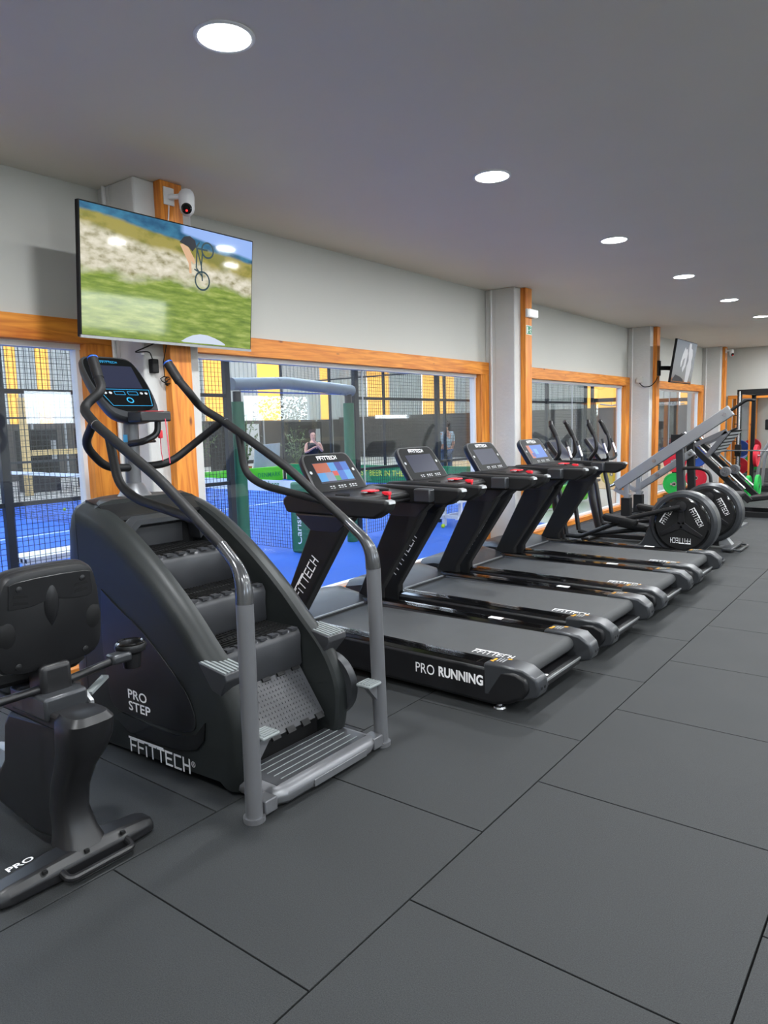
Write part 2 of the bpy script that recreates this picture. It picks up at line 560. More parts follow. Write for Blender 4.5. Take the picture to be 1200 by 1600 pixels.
# windows of the left wall
SPL = {0: [0.5], 1: [5.63], 2: [10.8], 3: [15.9]}
for k, (a, b) in enumerate(WINS):
    w = thing('window_%d' % (k + 1), (XW, (a + b) / 2, 0), 'large %s window in an orange timber frame' % ['nearest', 'wide', 'third', 'far'][k], 'window', kind='structure')
    xf, xb_ = XW + .05, XW - .12
    MB().box(xb_, xf, a, b, LB, LT).build('lintel', 'wood_y', w, bevel=.004)
    jw = .19
    MB().box(xb_, xf, a, a + jw, 0, LB).build('jamb', 'wood_z', w, bevel=.004)
    MB().box(xb_, xf, b - jw, b, 0, LB).build('jamb', 'wood_z', w, bevel=.004)
    MB().box(xb_, xf, a + jw, b - jw, 0, .07).build('sill', 'wood_y', w, bevel=.004)
    t = MB(); t.box(XW - .10, XW - .02, a + jw, b - jw, LB - .035, LB); t.box(XW - .10, XW - .03, a + jw, a + jw + .03, .07, LB - .035); t.box(XW - .10, XW - .03, b - jw - .03, b - jw, .07, LB - .035); t.box(XW - .1, XW - .03, a + jw + .03, b - jw - .03, .07, .10)
    t.build('glazing_bead', 'white_paint', w)
    ys = [a + jw + .03] + SPL[k] + [b - jw - .03]
    for p, q in zip(ys, ys[1:]):
        MB().box(XW - .07, XW - .06, p + .004, q - .004, .10, LB - .035).build('pane', 'glass', w)
    for p in SPL[k]: MB().box(XW - .071, XW - .059, p - .0039, p + .0039, .10, LB - .035).build('pane_joint', 'grey_print', w)

# concrete columns with a timber post on the front
for k, y in enumerate(POSTS):
    c = MB().box(XW, -4.10, y - .15, y + .29, -.012, ZC).build('wall_column', 'concrete_paint', bevel=.012)
    tag(c, ['rough white painted column behind the big television', 'rough white painted column by the exit sign', 'rough white painted column behind the far television', 'rough white painted column at the far end'][k], 'column', kind='structure')
    p = MB().box(-4.0995, -4.03, y, y + .17, -.001, ZC - .001).build('trim_%d' % (k + 1), 'wood_z', bevel=.004)
    tag(p, ['tall orange timber post behind the big television', 'tall orange timber post carrying the exit sign', 'tall orange timber post carrying the far television', 'tall orange timber post at the far end'][k], 'post', kind='structure')
    MB().box(-4.42, -4.40, y - .172, y - .1505, .3, ZC - .002).build('conduit', 'white_paint', c, bevel=.004)
    if k in (0, 1):
        MB().box(-4.36, -4.355, y - .154, y - .1505, .3, ZC - .002).build('seam', 'concrete_paint', c)

# ------------------------------------------------------------------ recessed lamps
def downlight(x, y, label, grp):
    t = thing('ceiling_lamp', (x, y, ZC), label, 'lamp', grp)
    MB().lathe([(.108, -.001), (.125, -.001), (.125, -.006), (.118, -.010), (.108, -.008), (.108, -.001)], (x, y, ZC), 'z', 32, False).build('rim', 'lamp_rim', t)
    MB().lathe([(.001, -.004), (.108, -.004), (.108, -.0065), (.001, -.0065)], (x, y, ZC), 'z', 32).build('diffuser', 'lamp', t)
    ld = bpy.data.lights.new('lamp_light', 'AREA'); ld.shape = 'DISK'; ld.size = .21; ld.energy = DOWNLIGHT_W; ld.color = (.95, .98, 1.0)
    lo = bpy.data.objects.new('lamp_light', ld); COL.objects.link(lo); lo.parent = t; lo.location = (0, 0, -.012)
    return t


nth = ['first and largest round lamp, nearest in the ceiling row', 'second round lamp of the ceiling row from the viewer', 'third round lamp of the ceiling row from the viewer', 'fourth round lamp of the ceiling row from the viewer', 'fifth round lamp of the ceiling row from the viewer', 'sixth round lamp of the ceiling row, cut by the photo edge', 'far round lamp of the ceiling row outside the photo', 'farthest round lamp of the ceiling row outside the photo']
ORD = ['nearest', 'second', 'third', 'fourth', 'fifth', 'sixth', 'seventh', 'eighth', 'farthest']
for k in range(-2, 8):
    downlight(-2.405, 2.14 + 2.235 * k, nth[k] if k >= 0 else 'round lamp of the ceiling row above the machines, %s the viewer' % ['behind', 'beside'][k], 'round ceiling lamps over the machines')
for k in range(-1, 8):
    downlight(0.1, 2.14 + 2.235 * k, '%s round lamp of the middle ceiling row above the aisle' % ORD[k + 1], 'round ceiling lamps in the middle row')
for k in range(-1, 8):  # unseen third row, added to give the room more light
    downlight(2.6, 2.14 + 2.235 * k, '%s added round lamp of an unseen row along the outer windows' % ORD[k + 1], 'added ceiling lamps by the outer windows')

# ------------------------------------------------------------------ padel hall beyond the windows
XC0, XC1, YC0, YC1, YNET = -16.5, -6.5, -3.3, 16.3, 6.72
HX, HY0, HY1, HZ = -26.0, -8.0, 30.0, 7.0
tag(MB().box(HX, XW - .2, HY0, HY1, -.08, -.022).build('floor_hall', 'hall_floor'), 'pale beige floor of the hall beyond the windows', 'floor', kind='structure')
cb = MB(); cb.box(XC0 - .1, XC1 + .05, YC0, YC1, -.0215, -.001); cb.box(XC1 + .05, XW - .21, HY0, 10.6, -.0215, -.001)
co = tag(cb.build('court_surface', 'court_blue'), 'bright blue padel court carpet beyond the windows', 'court', kind='structure')
tag(MB().box(-17.0, XW - .9, 16.6, 27.0, -.0215, -.004).build('floor_clay', 'clay'), 'tan floor area beyond the glass end of the court', 'floor', kind='structure')
ln = MB()
for yy in (YNET - 6.95, YNET + 6.95): ln.box(XC0, XC1, yy - .025, yy + .025, -.0009, .0006)
ln.box(-11.525, -11.475, YNET - 6.9, YNET + 6.9, -.0009, .0004)
ln.build('court_line', 'court_white', co)


def corrug(b, axis, pos, a0, a1, z0, z1, step=.26, dep=.05):
    pts = []; a = a0; k = 0
    while a < a1 - 1e-6:
        w = min(step, a1 - a)
        pts += [(a, 0), (a + w * .42, 0), (a + w * .5, dep), (a + w * .92, dep)]
        a += w
    pts.append((a1, 0))
    prof = [(p, pos + q) for p, q in pts] + [(p, pos + q - .03) for p, q in reversed(pts)]
    if axis == 'y': prof = [(q, p) for p, q in prof]
    b.rings([[(x, y, z0) for x, y in prof], [(x, y, z1) for x, y in prof]])


panels = [(12.3, 12.7), (13.4, 13.9), (14.8, 15.3), (20.9, 22.1), (24.1, 25.7), (28.5, 29.2)]
hw = MB(); prev = HY0
for a, b in panels:
    corrug(hw, 'y', HX, prev, a, 2.0, HZ); prev = b
corrug(hw, 'y', HX, prev, HY1, 2.0, HZ)
hwo = tag(hw.build('wall_hall_side', 'hall_wall'), 'corrugated pale sheet wall on the far side of the hall', 'wall', kind='structure')
for a, b in panels:
    MB().box(HX - .01, HX + .005, a, b, 2.0, HZ).build('light_panel', 'skylight_yellow', hwo)
MB().box(HX - .05, HX + .08, HY0, HY1, -.02, 2.0).build('dado', 'hall_dark', hwo)
for i in range(18):
    MB().box(HX + .081, HX + .13, 8.0 + i * 1.25, 8.08 + i * 1.25, -.02, 2.0).build('mullion', 'grey_steel' if i % 3 else 'timber_pale', hwo)
for i, (a, b) in enumerate(((11.0, 12.1), (16.2, 17.3), (19.3, 20.4), (22.4, 24.0), (26.0, 27.4))):
    MB().box(HX + .081, HX + .10, a, b, .15, 1.85).build('door_leaf', ['hall_wall', 'screen_face', 'terracotta'][i % 3], hwo)
he = MB()
ep = [(-24, -22.5), (-20.5, -18.6), (-17.2, -16.3), (-12.1, -10.5), (-8.2, -7.4)]
prev = HX
for a, b in ep:
    corrug(he, 'x', HY1 - .06, prev, a, 2.1, HZ); prev = b
corrug(he, 'x', HY1 - .06, prev, XW - .2, 2.1, HZ)
heo = tag(he.build('wall_hall_end', 'hall_wall'), 'corrugated pale sheet wall at the end of the hall', 'wall', kind='structure')
for a, b in ep:
    MB().box(a, b, HY1 - .02, HY1 - .005, 2.1, HZ).build('light_panel', 'skylight_yellow', heo)
MB().box(HX, XW - .2, HY1 - .1, HY1 + .05, -.02, 2.1).build('dado', 'hall_dark', heo)
tag(MB().box(HX, XW - .2, HY0 - .1, HY0, -.02, HZ).build('wall_hall_near', 'hall_wall'), 'pale end wall of the hall at the near side', 'wall', kind='structure')
tag(MB().box(XW - .2, XW - .1, HY0, HY1, ZC + .2, HZ).build('wall_hall_gym', 'hall_wall'), 'pale hall wall above the gym windows', 'wall', kind='structure')
tag(MB().box(XW - .6, XW - .2, YB + .2, HY1, -.02, HZ).build('wall_hall_corner', 'hall_wall'), 'pale hall wall past the gym', 'wall', kind='structure')
rf = MB(); yy = HY0  # unseen roof, gap widths chosen for the brightness of the hall
while yy < HY1:
    rf.box(HX, XW - .1, yy, yy + 2.6, HZ, HZ + .1); yy += 3.4
tag(rf.build('ceiling_hall', 'hall_wall'), 'unseen sheet roof of the hall, open strips shaped to let daylight in', 'ceiling', kind='structure')


def wire(b, axis, pos, a0, a1, z0, z1, sp=.05, w=.0042):
    h = w / 2; n = int((a1 - a0) / sp)
    for i in range(n + 1):
        a = a0 + i * sp
        if axis == 'y': b.box(pos - h, pos + h, a - h, a + h, z0, z1)
        else: b.box(a - h, a + h, pos - h, pos + h, z0, z1)
    n = int((z1 - z0) / sp)
    for i in range(n + 1):
        z = z0 + i * sp
        if axis == 'y': b.box(pos - h - w, pos - h, a0, a1, z - h, z + h)
        else: b.box(a0, a1, pos - h - w, pos - h, z - h, z + h)


def fence(axis, pos, a0, a1, z0, z1, step, label, rails=(1.0, 2.0, 3.0), sp=.05, mesh=True):
    loc = (pos, (a0 + a1) / 2, 0) if axis == 'y' else ((a0 + a1) / 2, pos, 0)
    t = thing('court_fence', loc, label, 'fence', 'wire fences around the court')
    P = lambda a, z: (pos, a, z) if axis == 'y' else (a, pos, z)
    n = max(1, round((a1 - a0) / step))
    for i in range(n + 1):
        a = a0 + (a1 - a0) * i / n
        MB().bar(P(a, -.001), P(a, z1), .07, .06, (1, 0, 0)).build('post', 'fence_metal', t)
    for z in list(rails) + [z1 - .02]:
        MB().bar(P(a0, z), P(a1, z), .04, .04).build('rail', 'fence_metal', t)
    if mesh:
        b = MB(); wire(b, axis, pos - .035 if axis == 'y' else pos + .035, a0 + .02, a1 - .02, z0, z1, sp)
        b.build('wire_mesh', 'fence_metal', t)['kind'] = 'stuff'
    return t


fence('y', XC1, -2.1, 5.55, .06, 4.0, 2.55, 'dark wire mesh court fence left of the padded gateway')
fence('y', XC1, 7.85, YC1 - .15, .06, 4.0, 2.1, 'dark wire mesh court fence right of the padded gateway')
fence('y', XC0, YC0, 12.0, .06, 4.0, 2.2, 'wire mesh fence on the far side of the blue court', rails=(1.0, 2.0), sp=.08)
t = fence('x', YC1, XC0, XC1 + .1, 3.0, 4.0, 2.0, 'glass back wall of the court with mesh on top', rails=(3.0,), sp=.05)
for i in range(5):
    MB().box(XC0 + .05 + 2 * i, XC0 + 1.95 + 2 * i, YC1 - .005, YC1 + .005, .04, 2.97).build('glass_panel', 'court_glass', t)

# gateway beside the net post
g = thing('court_gateway', (XC1, 6.7, 0), 'gateway with green padded posts and grey wrapped crossbar', 'gateway')
for yy in (5.70, 7.70):
    p = MB().tube([(XC1, yy, -.001), (XC1, yy, 2.05)], .05, 12).build('post', 'fence_metal', g)
    MB().tube([(XC1, yy, .0), (XC1, yy, 1.93)], .075, 14).build('padding', 'green_pad', p)
pts = [(XC1, 5.63, 2.13), (XC1, 6.1, 2.15), (XC1, 6.5, 2.17), (XC1, 6.9, 2.15), (XC1, 7.3, 2.13), (XC1, 7.78, 2.10)]
cbr = MB().tube(pts, .075, 14).build('crossbar', 'wrap_grey', g)
MB().box(XC1 - .02, XC1 + .02, 5.75, 7.65, 2.04, 2.055).build('strip', 'blue_plastic', cbr)

# net
nt_ = thing('padel_net', (-11.5, YNET, 0), 'black padel net with white top band across the blue court', 'net')
b = MB(); wire(b, 'x', YNET, XC0 + .2, XC1 - .1, .03, .87, .045, .004)
b.build('netting', 'net_cord', nt_)['kind'] = 'stuff'
MB().box(XC0 + .2, XC1 - .05, YNET - .012, YNET + .012, .86, .92).build('top_band', 'banner_white', nt_)
MB().tube([(XC0 + .16, YNET, 0), (XC0 + .16, YNET, .95)], .04).build('post', 'fence_metal', nt_)
pp = MB().tube([(XC1, YNET, -.001), (XC1, YNET, .97)], .04).build('post', 'fence_metal', nt_)
pd = MB().prism([(-6.62, YNET - .11), (-6.36, YNET - .09), (-6.36, YNET + .09), (-6.62, YNET + .11)], .0, .92, 'z').build('padding', 'green_pad', nt_, bevel=.03)
text('Carlsberg', 'banner_white', pd, (-6.40, YNET - .112, .12), (0, 0, 1), (-1, 0.1, 0), width=.6, bold=.01)
bn = MB().box(-8.6, -6.66, YNET - .016, YNET - .013, .78, .93).build('banner', 'banner_white', nt_)
text('Carlsberg', 'banner_green', bn, (-7.35, YNET - .018, .81), (1, 0, 0), (0, 0, 1), width=.45, bold=.01)

# advertising boards
ab = thing('advertising_board', (-16.3, 14.2, 0), 'lime green advertising board reading DENMARK beside the far court fence', 'board', 'advertising boards around the court')
bo = MB().box(-16.36, -16.28, 12.1, 16.0, 0, .44).build('board', 'banner_lime', ab, bevel=.01)
text('DENMARK', 'banner_green', bo, (-16.276, 14.95, .14), (0, 1, 0), (0, 0, 1), width=.95, bold=.012, space=1.1)
ab = thing('advertising_board', (-11.5, 16.1, 0), 'dark green advertising board with yellow lettering below the glass court end', 'board', 'advertising boards around the court')
bo = MB().box(-16.2, -6.7, 16.08, 16.16, 0, .5).build('board', 'banner_green', ab, bevel=.01)
text('BEST BEER IN THE WORLD', 'banner_yellow', bo, (-13.4, 16.076, .2), (1, 0, 0), (0, 0, 1), width=2.6, bold=.012)
ab = thing('advertising_board', (-5.6, 12.9, 0), 'low lime green board leaning in the corridor behind the treadmills', 'board', 'advertising boards around the court')
MB().prism([(11.6, .02), (14.0, .02), (14.2, .35), (13.8, .42), (12.6, .38), (11.8, .30)], -5.66, -5.58, 'x').build('board', 'banner_lime', ab, bevel=.02)

# white benches
def bench(x, y, L, ax, label, h=.44):
    t = thing('court_bench', (x, y, 0), label, 'bench', 'white benches by the court')
    for i in range(5):
        d = -.16 + .08 * i
        if ax == 'y': MB().box(x + d - .034, x + d + .034, y - L / 2, y + L / 2, h - .06, h).build('slat', 'white_paint', t)
        else: MB().box(x - L / 2, x + L / 2, y + d - .034, y + d + .034, h - .06, h).build('slat', 'white_paint', t)
        c = MB()
        if ax == 'y': c.box(x + d - .022, x + d + .022, y - L / 2 - .001, y - L / 2 + .0, h - .05, h - .012)
        else: c.box(x - L / 2 - .001, x - L / 2, y + d - .022, y + d + .022, h - .05, h - .012)
        c.build('slat_end', 'matte_black', t)
    for s in (-1, 1):
        for q in (-1, 1):
            if ax == 'y': MB().box(x + q * .15 - .025, x + q * .15 + .025, y + s * (L / 2 - .15) - .025, y + s * (L / 2 - .15) + .025, 0, h - .06).build('leg', 'white_paint', t)
            else: MB().box(x + s * (L / 2 - .15) - .025, x + s * (L / 2 - .15) + .025, y + q * .15 - .025, y + q * .15 + .025, 0, h - .06).build('leg', 'white_paint', t)
    return t


bench(-7.05, 4.05, 1.5, 'y', 'white slatted bench behind the exercise bike at the left')
b2 = bench(-6.05, 10.15, 1.35, 'y', 'white slatted bench on the blue floor behind the treadmills')
for q in (-1, 1): MB().box(-6.05 + q * .15 - .02, -6.05 + q * .15 + .02, 9.50, 10.80, .12, .17).build('stretcher', 'white_paint', b2)
MB().box(-6.18, -5.92, 9.60, 9.65, .12, .17).build('stretcher', 'white_paint', b2)


def ball(x, y, label):
    t = MB().lathe([(.033 * math.sin(a * PI / 10), .0325 - .033 * math.cos(a * PI / 10)) for a in range(1, 10)], (x, y, -.0005), 'z', 14).build('tennis_ball', 'ball')
    tag(t, label, 'ball', 'tennis balls on the court')


ball(-14.6, 7.9, 'yellow green tennis ball lying beyond the net at the left')
ball(-6.07, 9.38, 'yellow green tennis ball lying beside the white bench')


# people in the hall
def person(loc, yaw, h, label, shirt, legs, hair_long, arms, sleeves):
    t = thing('person', loc, label, 'person')
    R = Matrix.Rotation(yaw, 3, 'Z'); L = Vector(loc); k = h / 1.75

    def W(p): return L + R @ (Vector(p) * k)

    def skin(name, J, E, m, root=0):
        me = bpy.data.meshes.new(name)
        me.from_pydata([W(p) - L for p, r in J], E, [])
        o = bpy.data.objects.new(name, me); COL.objects.link(o); o.parent = t
        md = o.modifiers.new('skin', 'SKIN'); md.use_smooth_shade = True
        for i, (p, r) in enumerate(J):
            sv = me.skin_vertices[0].data[i]; rr = r if isinstance(r, tuple) else (r, r)
            sv.radius = (rr[0] * k, rr[1] * k); sv.use_root = (i == root)
        o.modifiers.new('sub', 'SUBSURF').levels = 1
        o.modifiers['sub'].render_levels = 2
        me.materials.append(MATS[m]); return o
    (le, lw), (re, rw) = arms
    J = [((0, 0, .95), (.15, .10)), ((0, 0, 1.15), (.13, .09)), ((0, 0, 1.38), (.15, .09)), ((0, 0, 1.50), .055), ((0, .02, 1.58), .07), ((0, .02, 1.68), .085), ((0, .0, 1.74), .05),
         ((-.19, 0, 1.42), .055), (le, .042), (lw, .03), ((.19, 0, 1.42), .055), (re, .042), (rw, .03),
         ((-.10, 0, .90), .09), ((-.11, .01, .50), .06), ((-.11, -.02, .08), .042), ((-.11, .12, .04), .04),
         ((.10, 0, .90), .09), ((.11, .01, .50), .06), ((.11, -.02, .08), .042), ((.11, .12, .04), .04)]
    for s, w_, e_ in ((-1, lw, le), (1, rw, re)):
        w_ = Vector(w_); d = (w_ - Vector(e_)).normalized()
        n = len(J); J.append((tuple(w_ + d * .08), (.035, .02)))
        for f_, (o_, l_) in enumerate(((-.03, .075), (-.01, .09), (.01, .085), (.03, .065))):
            J.append((tuple(w_ + d * (.08 + l_) + Vector((o_, .02, 0))), .009))
        J.append((tuple(w_ + d * .07 + Vector((-s * .05, .03, .02))), .010))
    E = [(0, 1), (1, 2), (2, 3), (3, 4), (4, 5), (5, 6), (2, 7), (7, 8), (8, 9), (2, 10), (10, 11), (11, 12), (0, 13), (13, 14), (14, 15), (15, 16), (0, 17), (17, 18), (18, 19), (19, 20)]
    for n, w_ in ((21, 9), (27, 12)):
        E += [(w_, n)] + [(n, n + i) for i in range(1, 6)]
    skin('body', J, E, 'skin')
    T = [((0, 0, .93), (.165, .115)), ((0, 0, 1.15), (.145, .105)), ((0, 0, 1.38), (.165, .105)), ((0, 0, 1.45), (.09, .07)), ((-.19, 0, 1.42), .068), ((.19, 0, 1.42), .068)]
    TE = [(0, 1), (1, 2), (2, 3), (2, 4), (2, 5)]
    if sleeves:
        T += [(le, .056), (re, .056)]; TE += [(4, 6), (5, 7)]
    skin('shirt', T, TE, shirt)
    skin('trousers', [((0, 0, .97), (.16, .11)), ((-.10, 0, .88), .105), ((-.11, .01, .50), .078), ((-.11, -.02, .12), .06), ((.10, 0, .88), .105), ((.11, .01, .50), .078), ((.11, -.02, .12), .06)], [(0, 1), (1, 2), (2, 3), (0, 4), (4, 5), (5, 6)], legs)
    Hh = [((0, -.015, 1.70), .095), ((0, -.04, 1.76), .075), ((0, -.07, 1.62), .075)]
    HE = [(0, 1), (0, 2)]
    if hair_long: Hh += [((0, -.09, 1.45), .06)]; HE += [(2, 3)]
    skin('hair', Hh, HE, 'hair')
    f = MB()
    f.lathe([(.002, .0), (.012, .008), (.002, .028)], W((0, .098, 1.60)), 'z', 6)
    f.build('nose', 'skin', t)
    e2 = MB()
    for s in (-1, 1): e2.obox(W((s * .033, .098, 1.655)), (.022 * k, .012 * k, .012 * k), R)
    e2.obox(W((0, .092, 1.575)), (.05 * k, .012 * k, .012 * k), R)
    e2.build('features', 'hair', t)
    return t


person((-12.0, 12.85, -.001), -2.2, 1.5, 'woman in a black top with a hand raised to her chin', 'cloth_black', 'cloth_black', True,
       (((-.24, .10, 1.20), (-.04, .20, 1.45)), ((.24, .06, 1.18), (.05, .22, 1.30))), False)
person((-11.1, 17.4, -.021), 1.0, 1.68, 'man in a pale checked shirt behind the glass court end', 'cloth_check', 'denim', False,
       (((-.25, .02, 1.17), (-.24, .12, .95)), ((.25, .02, 1.17), (.24, .12, .95))), True)
person((-12.2, 21.5, -.021), 2.8, 1.66, 'person in a red top far behind the court', 'cloth_red', 'cloth_black', False,
       (((-.25, .02, 1.17), (-.24, .12, .95)), ((.25, .02, 1.17), (.24, .12, .95))), True)


def plant(x, y, h, label):
    t = thing('potted_plant', (x, y, -.021), label, 'plant', 'potted plants behind the court')
    MB().lathe([(.16, 0), (.22, .4), (.23, .42), (.2, .42), (.19, .38), (.01, .38)], (x, y, -.021), 'z', 16).build('pot', 'terracotta', t)
    st = MB(); lf = MB()
    for i in range(9):
        a = random.uniform(0, 2 * PI); r_ = random.uniform(.2, .75); top = Vector((x + r_ * math.cos(a), y + r_ * math.sin(a), h * random.uniform(.6, 1)))
        base = Vector((x, y, .36)); st.tube([base, base.lerp(top, .5) + Vector((0, 0, .15)), top], .01, 5)
        for j in range(22):
            p = base.lerp(top, random.uniform(.3, 1.05)) + Vector((random.gauss(0, .12), random.gauss(0, .12), random.gauss(0, .1)))
            d = Vector((random.gauss(0, 1), random.gauss(0, 1), random.gauss(0, .6))).normalized() * .14; n = d.cross(Vector((0, 0, 1))).normalized() * .035
            lf.quad(p, p + d * .5 + n, p + d, p + d * .5 - n)
    st.build('stem', 'leaf', t); lf.build('foliage', 'leaf', t)['kind'] = 'stuff'


plant(-18.2, 14.2, 2.0, 'tall leafy potted plant left of the lime green board')
plant(-18.0, 16.0, 2.2, 'tall leafy potted plant behind the lime green board')
plant(-17.6, 18.0, 1.7, 'bushy potted plant beside the woman in black')


# ------------------------------------------------------------------ televisions
def tv_material(name, kind):
    m = bpy.data.materials.new(name); m.use_nodes = True
    nt = m.node_tree; N = nt.nodes; L = nt.links.new
    b = N['Principled BSDF']
    uv = N.new('ShaderNodeUVMap'); sp = N.new('ShaderNodeSeparateXYZ'); L(uv.outputs[0], sp.inputs[0])

    def noise(scale, det=6, sxx=1, syy=1):
        mp = N.new('ShaderNodeMapping'); mp.inputs['Scale'].default_value = (sxx, syy, 1); L(uv.outputs[0], mp.inputs[0])
        n = N.new('ShaderNodeTexNoise'); n.inputs['Scale'].default_value = scale; n.inputs['Detail'].default_value = det; L(mp.outputs[0], n.inputs['Vector']); return n.outputs['Fac']

    def math_(op, a, b_):
        n = N.new('ShaderNodeMath'); n.operation = op
        for i, q in enumerate((a, b_)):
            if isinstance(q, (int, float)): n.inputs[i].default_value = q
            else: L(q, n.inputs[i])
        return n.outputs[0]

    def ramp(v, *st):
        r = N.new('ShaderNodeValToRGB'); el = r.color_ramp.elements
        while len(el) < len(st): el.new(.5)
        for q, (p, c) in zip(el, st): q.position = p; q.color = c
        L(v, r.inputs[0]); return r.outputs[0]

    def mix(f, a, b_):
        n = N.new('ShaderNodeMix'); n.data_type = 'RGBA'
        if isinstance(f, float): n.inputs['Factor'].default_value = f
        else: L(f, n.inputs['Factor'])
        for key, q in (('A', a), ('B', b_)):
            if isinstance(q, tuple): n.inputs[key].default_value = q
            else: L(q, n.inputs[key])
        return n.outputs['Result']

    def step(v, edge, w=.02):
        n = N.new('ShaderNodeMapRange'); n.inputs[1].default_value = edge - w; n.inputs[2].default_value = edge + w; L(v, n.inputs[0]); return n.outputs[0]
    U, V = sp.outputs['X'], sp.outputs['Y']
    if kind == 'hill':
        grass = ramp(noise(9, 8, 1, 3), (.3, rgb(88, 112, 30)), (.5, rgb(128, 150, 52)), (.7, rgb(172, 184, 96)))
        grass = mix(math_('MULTIPLY', noise(55, 4, 1, 2), .5), grass, rgb(70, 100, 25))
        rock = ramp(noise(16, 8), (.3, rgb(128, 122, 84)), (.5, rgb(196, 190, 168)), (.7, rgb(222, 216, 200)))
        wv = math_('MULTIPLY', math_('SUBTRACT', noise(5, 6), .5), .35)
        # rock band lies between two wavy slanted lines
        lo = math_('ADD', math_('ADD', V, wv), math_('MULTIPLY', U, -.02))
        c = mix(step(lo, .50, .05), grass, rock)
        dry = mix(step(noise(7, 6), .55, .05), rgb(150, 140, 70), rgb(120, 118, 50))
        c = mix(step(math_('ADD', math_('SUBTRACT', V, math_('MULTIPLY', U, -.20)), math_('MULTIPLY', wv, .4)), .84, .03), c, dry)
        far = ramp(noise(12, 6), (.35, rgb(30, 78, 112)), (.65, rgb(58, 120, 150)))
        c = mix(step(math_('ADD', math_('ADD', V, math_('MULTIPLY', U, .16)), math_('MULTIPLY', wv, .25)), .955, .012), c, far)
        sky = math_('ADD', V, math_('MULTIPLY', U, .22))
        c = mix(math_('MULTIPLY', step(U, .54, .015), step(sky, 1.055, .012)), c, rgb(142, 172, 228))
    else:
        bgc = ramp(V, (.0, rgb(40, 42, 46)), (.25, rgb(74, 78, 84)), (1, rgb(84, 92, 104)))
        c = bgc
    L(c, b.inputs['Emission Color']); b.inputs['Emission Strength'].default_value = .85
    b.inputs['Base Color'].default_value = (.012, .012, .012, 1); b.inputs['Roughness'].default_value = .05; b.inputs['Specular IOR Level'].default_value = .45
    MATS[name] = m


tv_material('tv_hill', 'hill'); tv_material('tv_grey', 'grey')


def screen_plane(name, m, parent, P, w, h):
    """P(u,v,d) gives a world point; u,v in metres from the lower left corner"""
    o = MB().quad(P(0, 0, 0), P(w, 0, 0), P(w, h, 0), P(0, h, 0)).build(name, m, parent)
    uv = o.data.uv_layers.new(name='UVMap')
    org = ORG[parent]
    for lp in o.data.loops:
        v = o.data.vertices[lp.vertex_index].co + org
        uv.data[lp.index].uv = min(((v - Vector(P(a * w, b_ * h, 0))).length, (a, b_)) for a in (0, 1) for b_ in (0, 1))[1]
    return o


def emis(name, col, s=.85):
    mat(name, (.01, .01, .01, 1), .35, spec=.08, emit=col, estr=s)


emis('px_black', rgb(28, 32, 40)); emis('px_skin', rgb(205, 165, 130)); emis('px_dark', rgb(38, 62, 70)); emis('px_pale', rgb(176, 178, 182)); emis('px_mid', rgb(108, 110, 116)); emis('px_stone', rgb(196, 206, 222))


def flat(name, m, parent, P, poly, d=.0006):
    b = MB(); n = b.add([P(u, v, d) for u, v in poly]); b.face(range(n, n + len(poly))); return b.build(name, m, parent)


def ringflat(b, P, c, r, t, d=.0008, n=24):
    for i in range(n):
        a, e_ = 2 * PI * i / n, 2 * PI * (i + 1) / n
        q = [(c[0] + rr * math.cos(k), c[1] + rr * math.sin(k)) for rr, k in ((r, a), (r, e_), (r - t, e_), (r - t, a))]
        b.quad(*[P(u, v, d) for u, v in q])


def lineflat(b, P, p, q, t, d=.0008):
    p, q = Vector(p), Vector(q); n = (q - p).normalized(); n = Vector((-n.y, n.x)) * t / 2
    b.quad(*[P(k.x, k.y, d) for k in (p + n, q + n, q - n, p - n)])


TW, TH = 1.285, .742
tilt = math.radians(5.8)
tc0 = Vector((-3.903, 2.288, 2.160))
_tu, _tv, _tn = Vector((0, 1, 0)), Vector((math.sin(tilt), 0, math.cos(tilt))), Vector((math.cos(tilt), 0, -math.sin(tilt)))
TP = lambda u, v, d: tc0 + _tu * u + _tv * v + _tn * d
tv = thing('television', (-3.92, 2.93, 2.16), 'large flat television showing a mountain biker, on the near column', 'television')
b = MB(); b.rings([[TP(u, v, d) for u, v in ((0, 0), (TW, 0), (TW, TH), (0, TH))] for d in (-.035, .0)]); b.build('housing', 'matte_black', tv, bevel=.004)
b = MB(); b.rings([[TP(u, v, d) for u, v in ((.2, .05), (TW - .2, .05), (TW - .2, .5), (.2, .5))] for d in (-.075, -.035)]); b.build('back_cover', 'matte_black', tv, bevel=.01)
BZ = .008
SP_ = lambda u, v, d: TP(u + BZ, v + BZ + .006, d + .0012)
sw, sh = TW - 2 * BZ, TH - 2 * BZ - .006
scr = screen_plane('screen', 'tv_hill', tv, SP_, sw, sh)
b = MB(); b.rings([[TP(u, v, d) for u, v in ((0, -.004), (TW, -.004), (TW, .012), (0, .012))] for d in (-.01, .004)]); b.build('bottom_trim', 'grey_steel', tv)
wb_ = MB()
ringflat(wb_, SP_, (.885, .60), .052, .011); ringflat(wb_, SP_, (.845, .405), .062, .011)
for p, q in (((.885, .60), (.80, .60)), ((.80, .60), (.835, .50)), ((.835, .50), (.845, .405)), ((.80, .60), (.795, .48)), ((.845, .58), (.835, .50)), ((.82, .64), (.79, .60)), ((.795, .48), (.845, .43)), ((.78, .47), (.81, .46))):
    lineflat(wb_, SP_, p, q, .010)
wb_.build('bicycle_picture', 'px_dark', scr)
flat('rider_picture', 'px_black', scr, SP_, [(.665, .615), (.70, .655), (.745, .665), (.785, .645), (.795, .61), (.765, .575), (.73, .60), (.69, .61)])
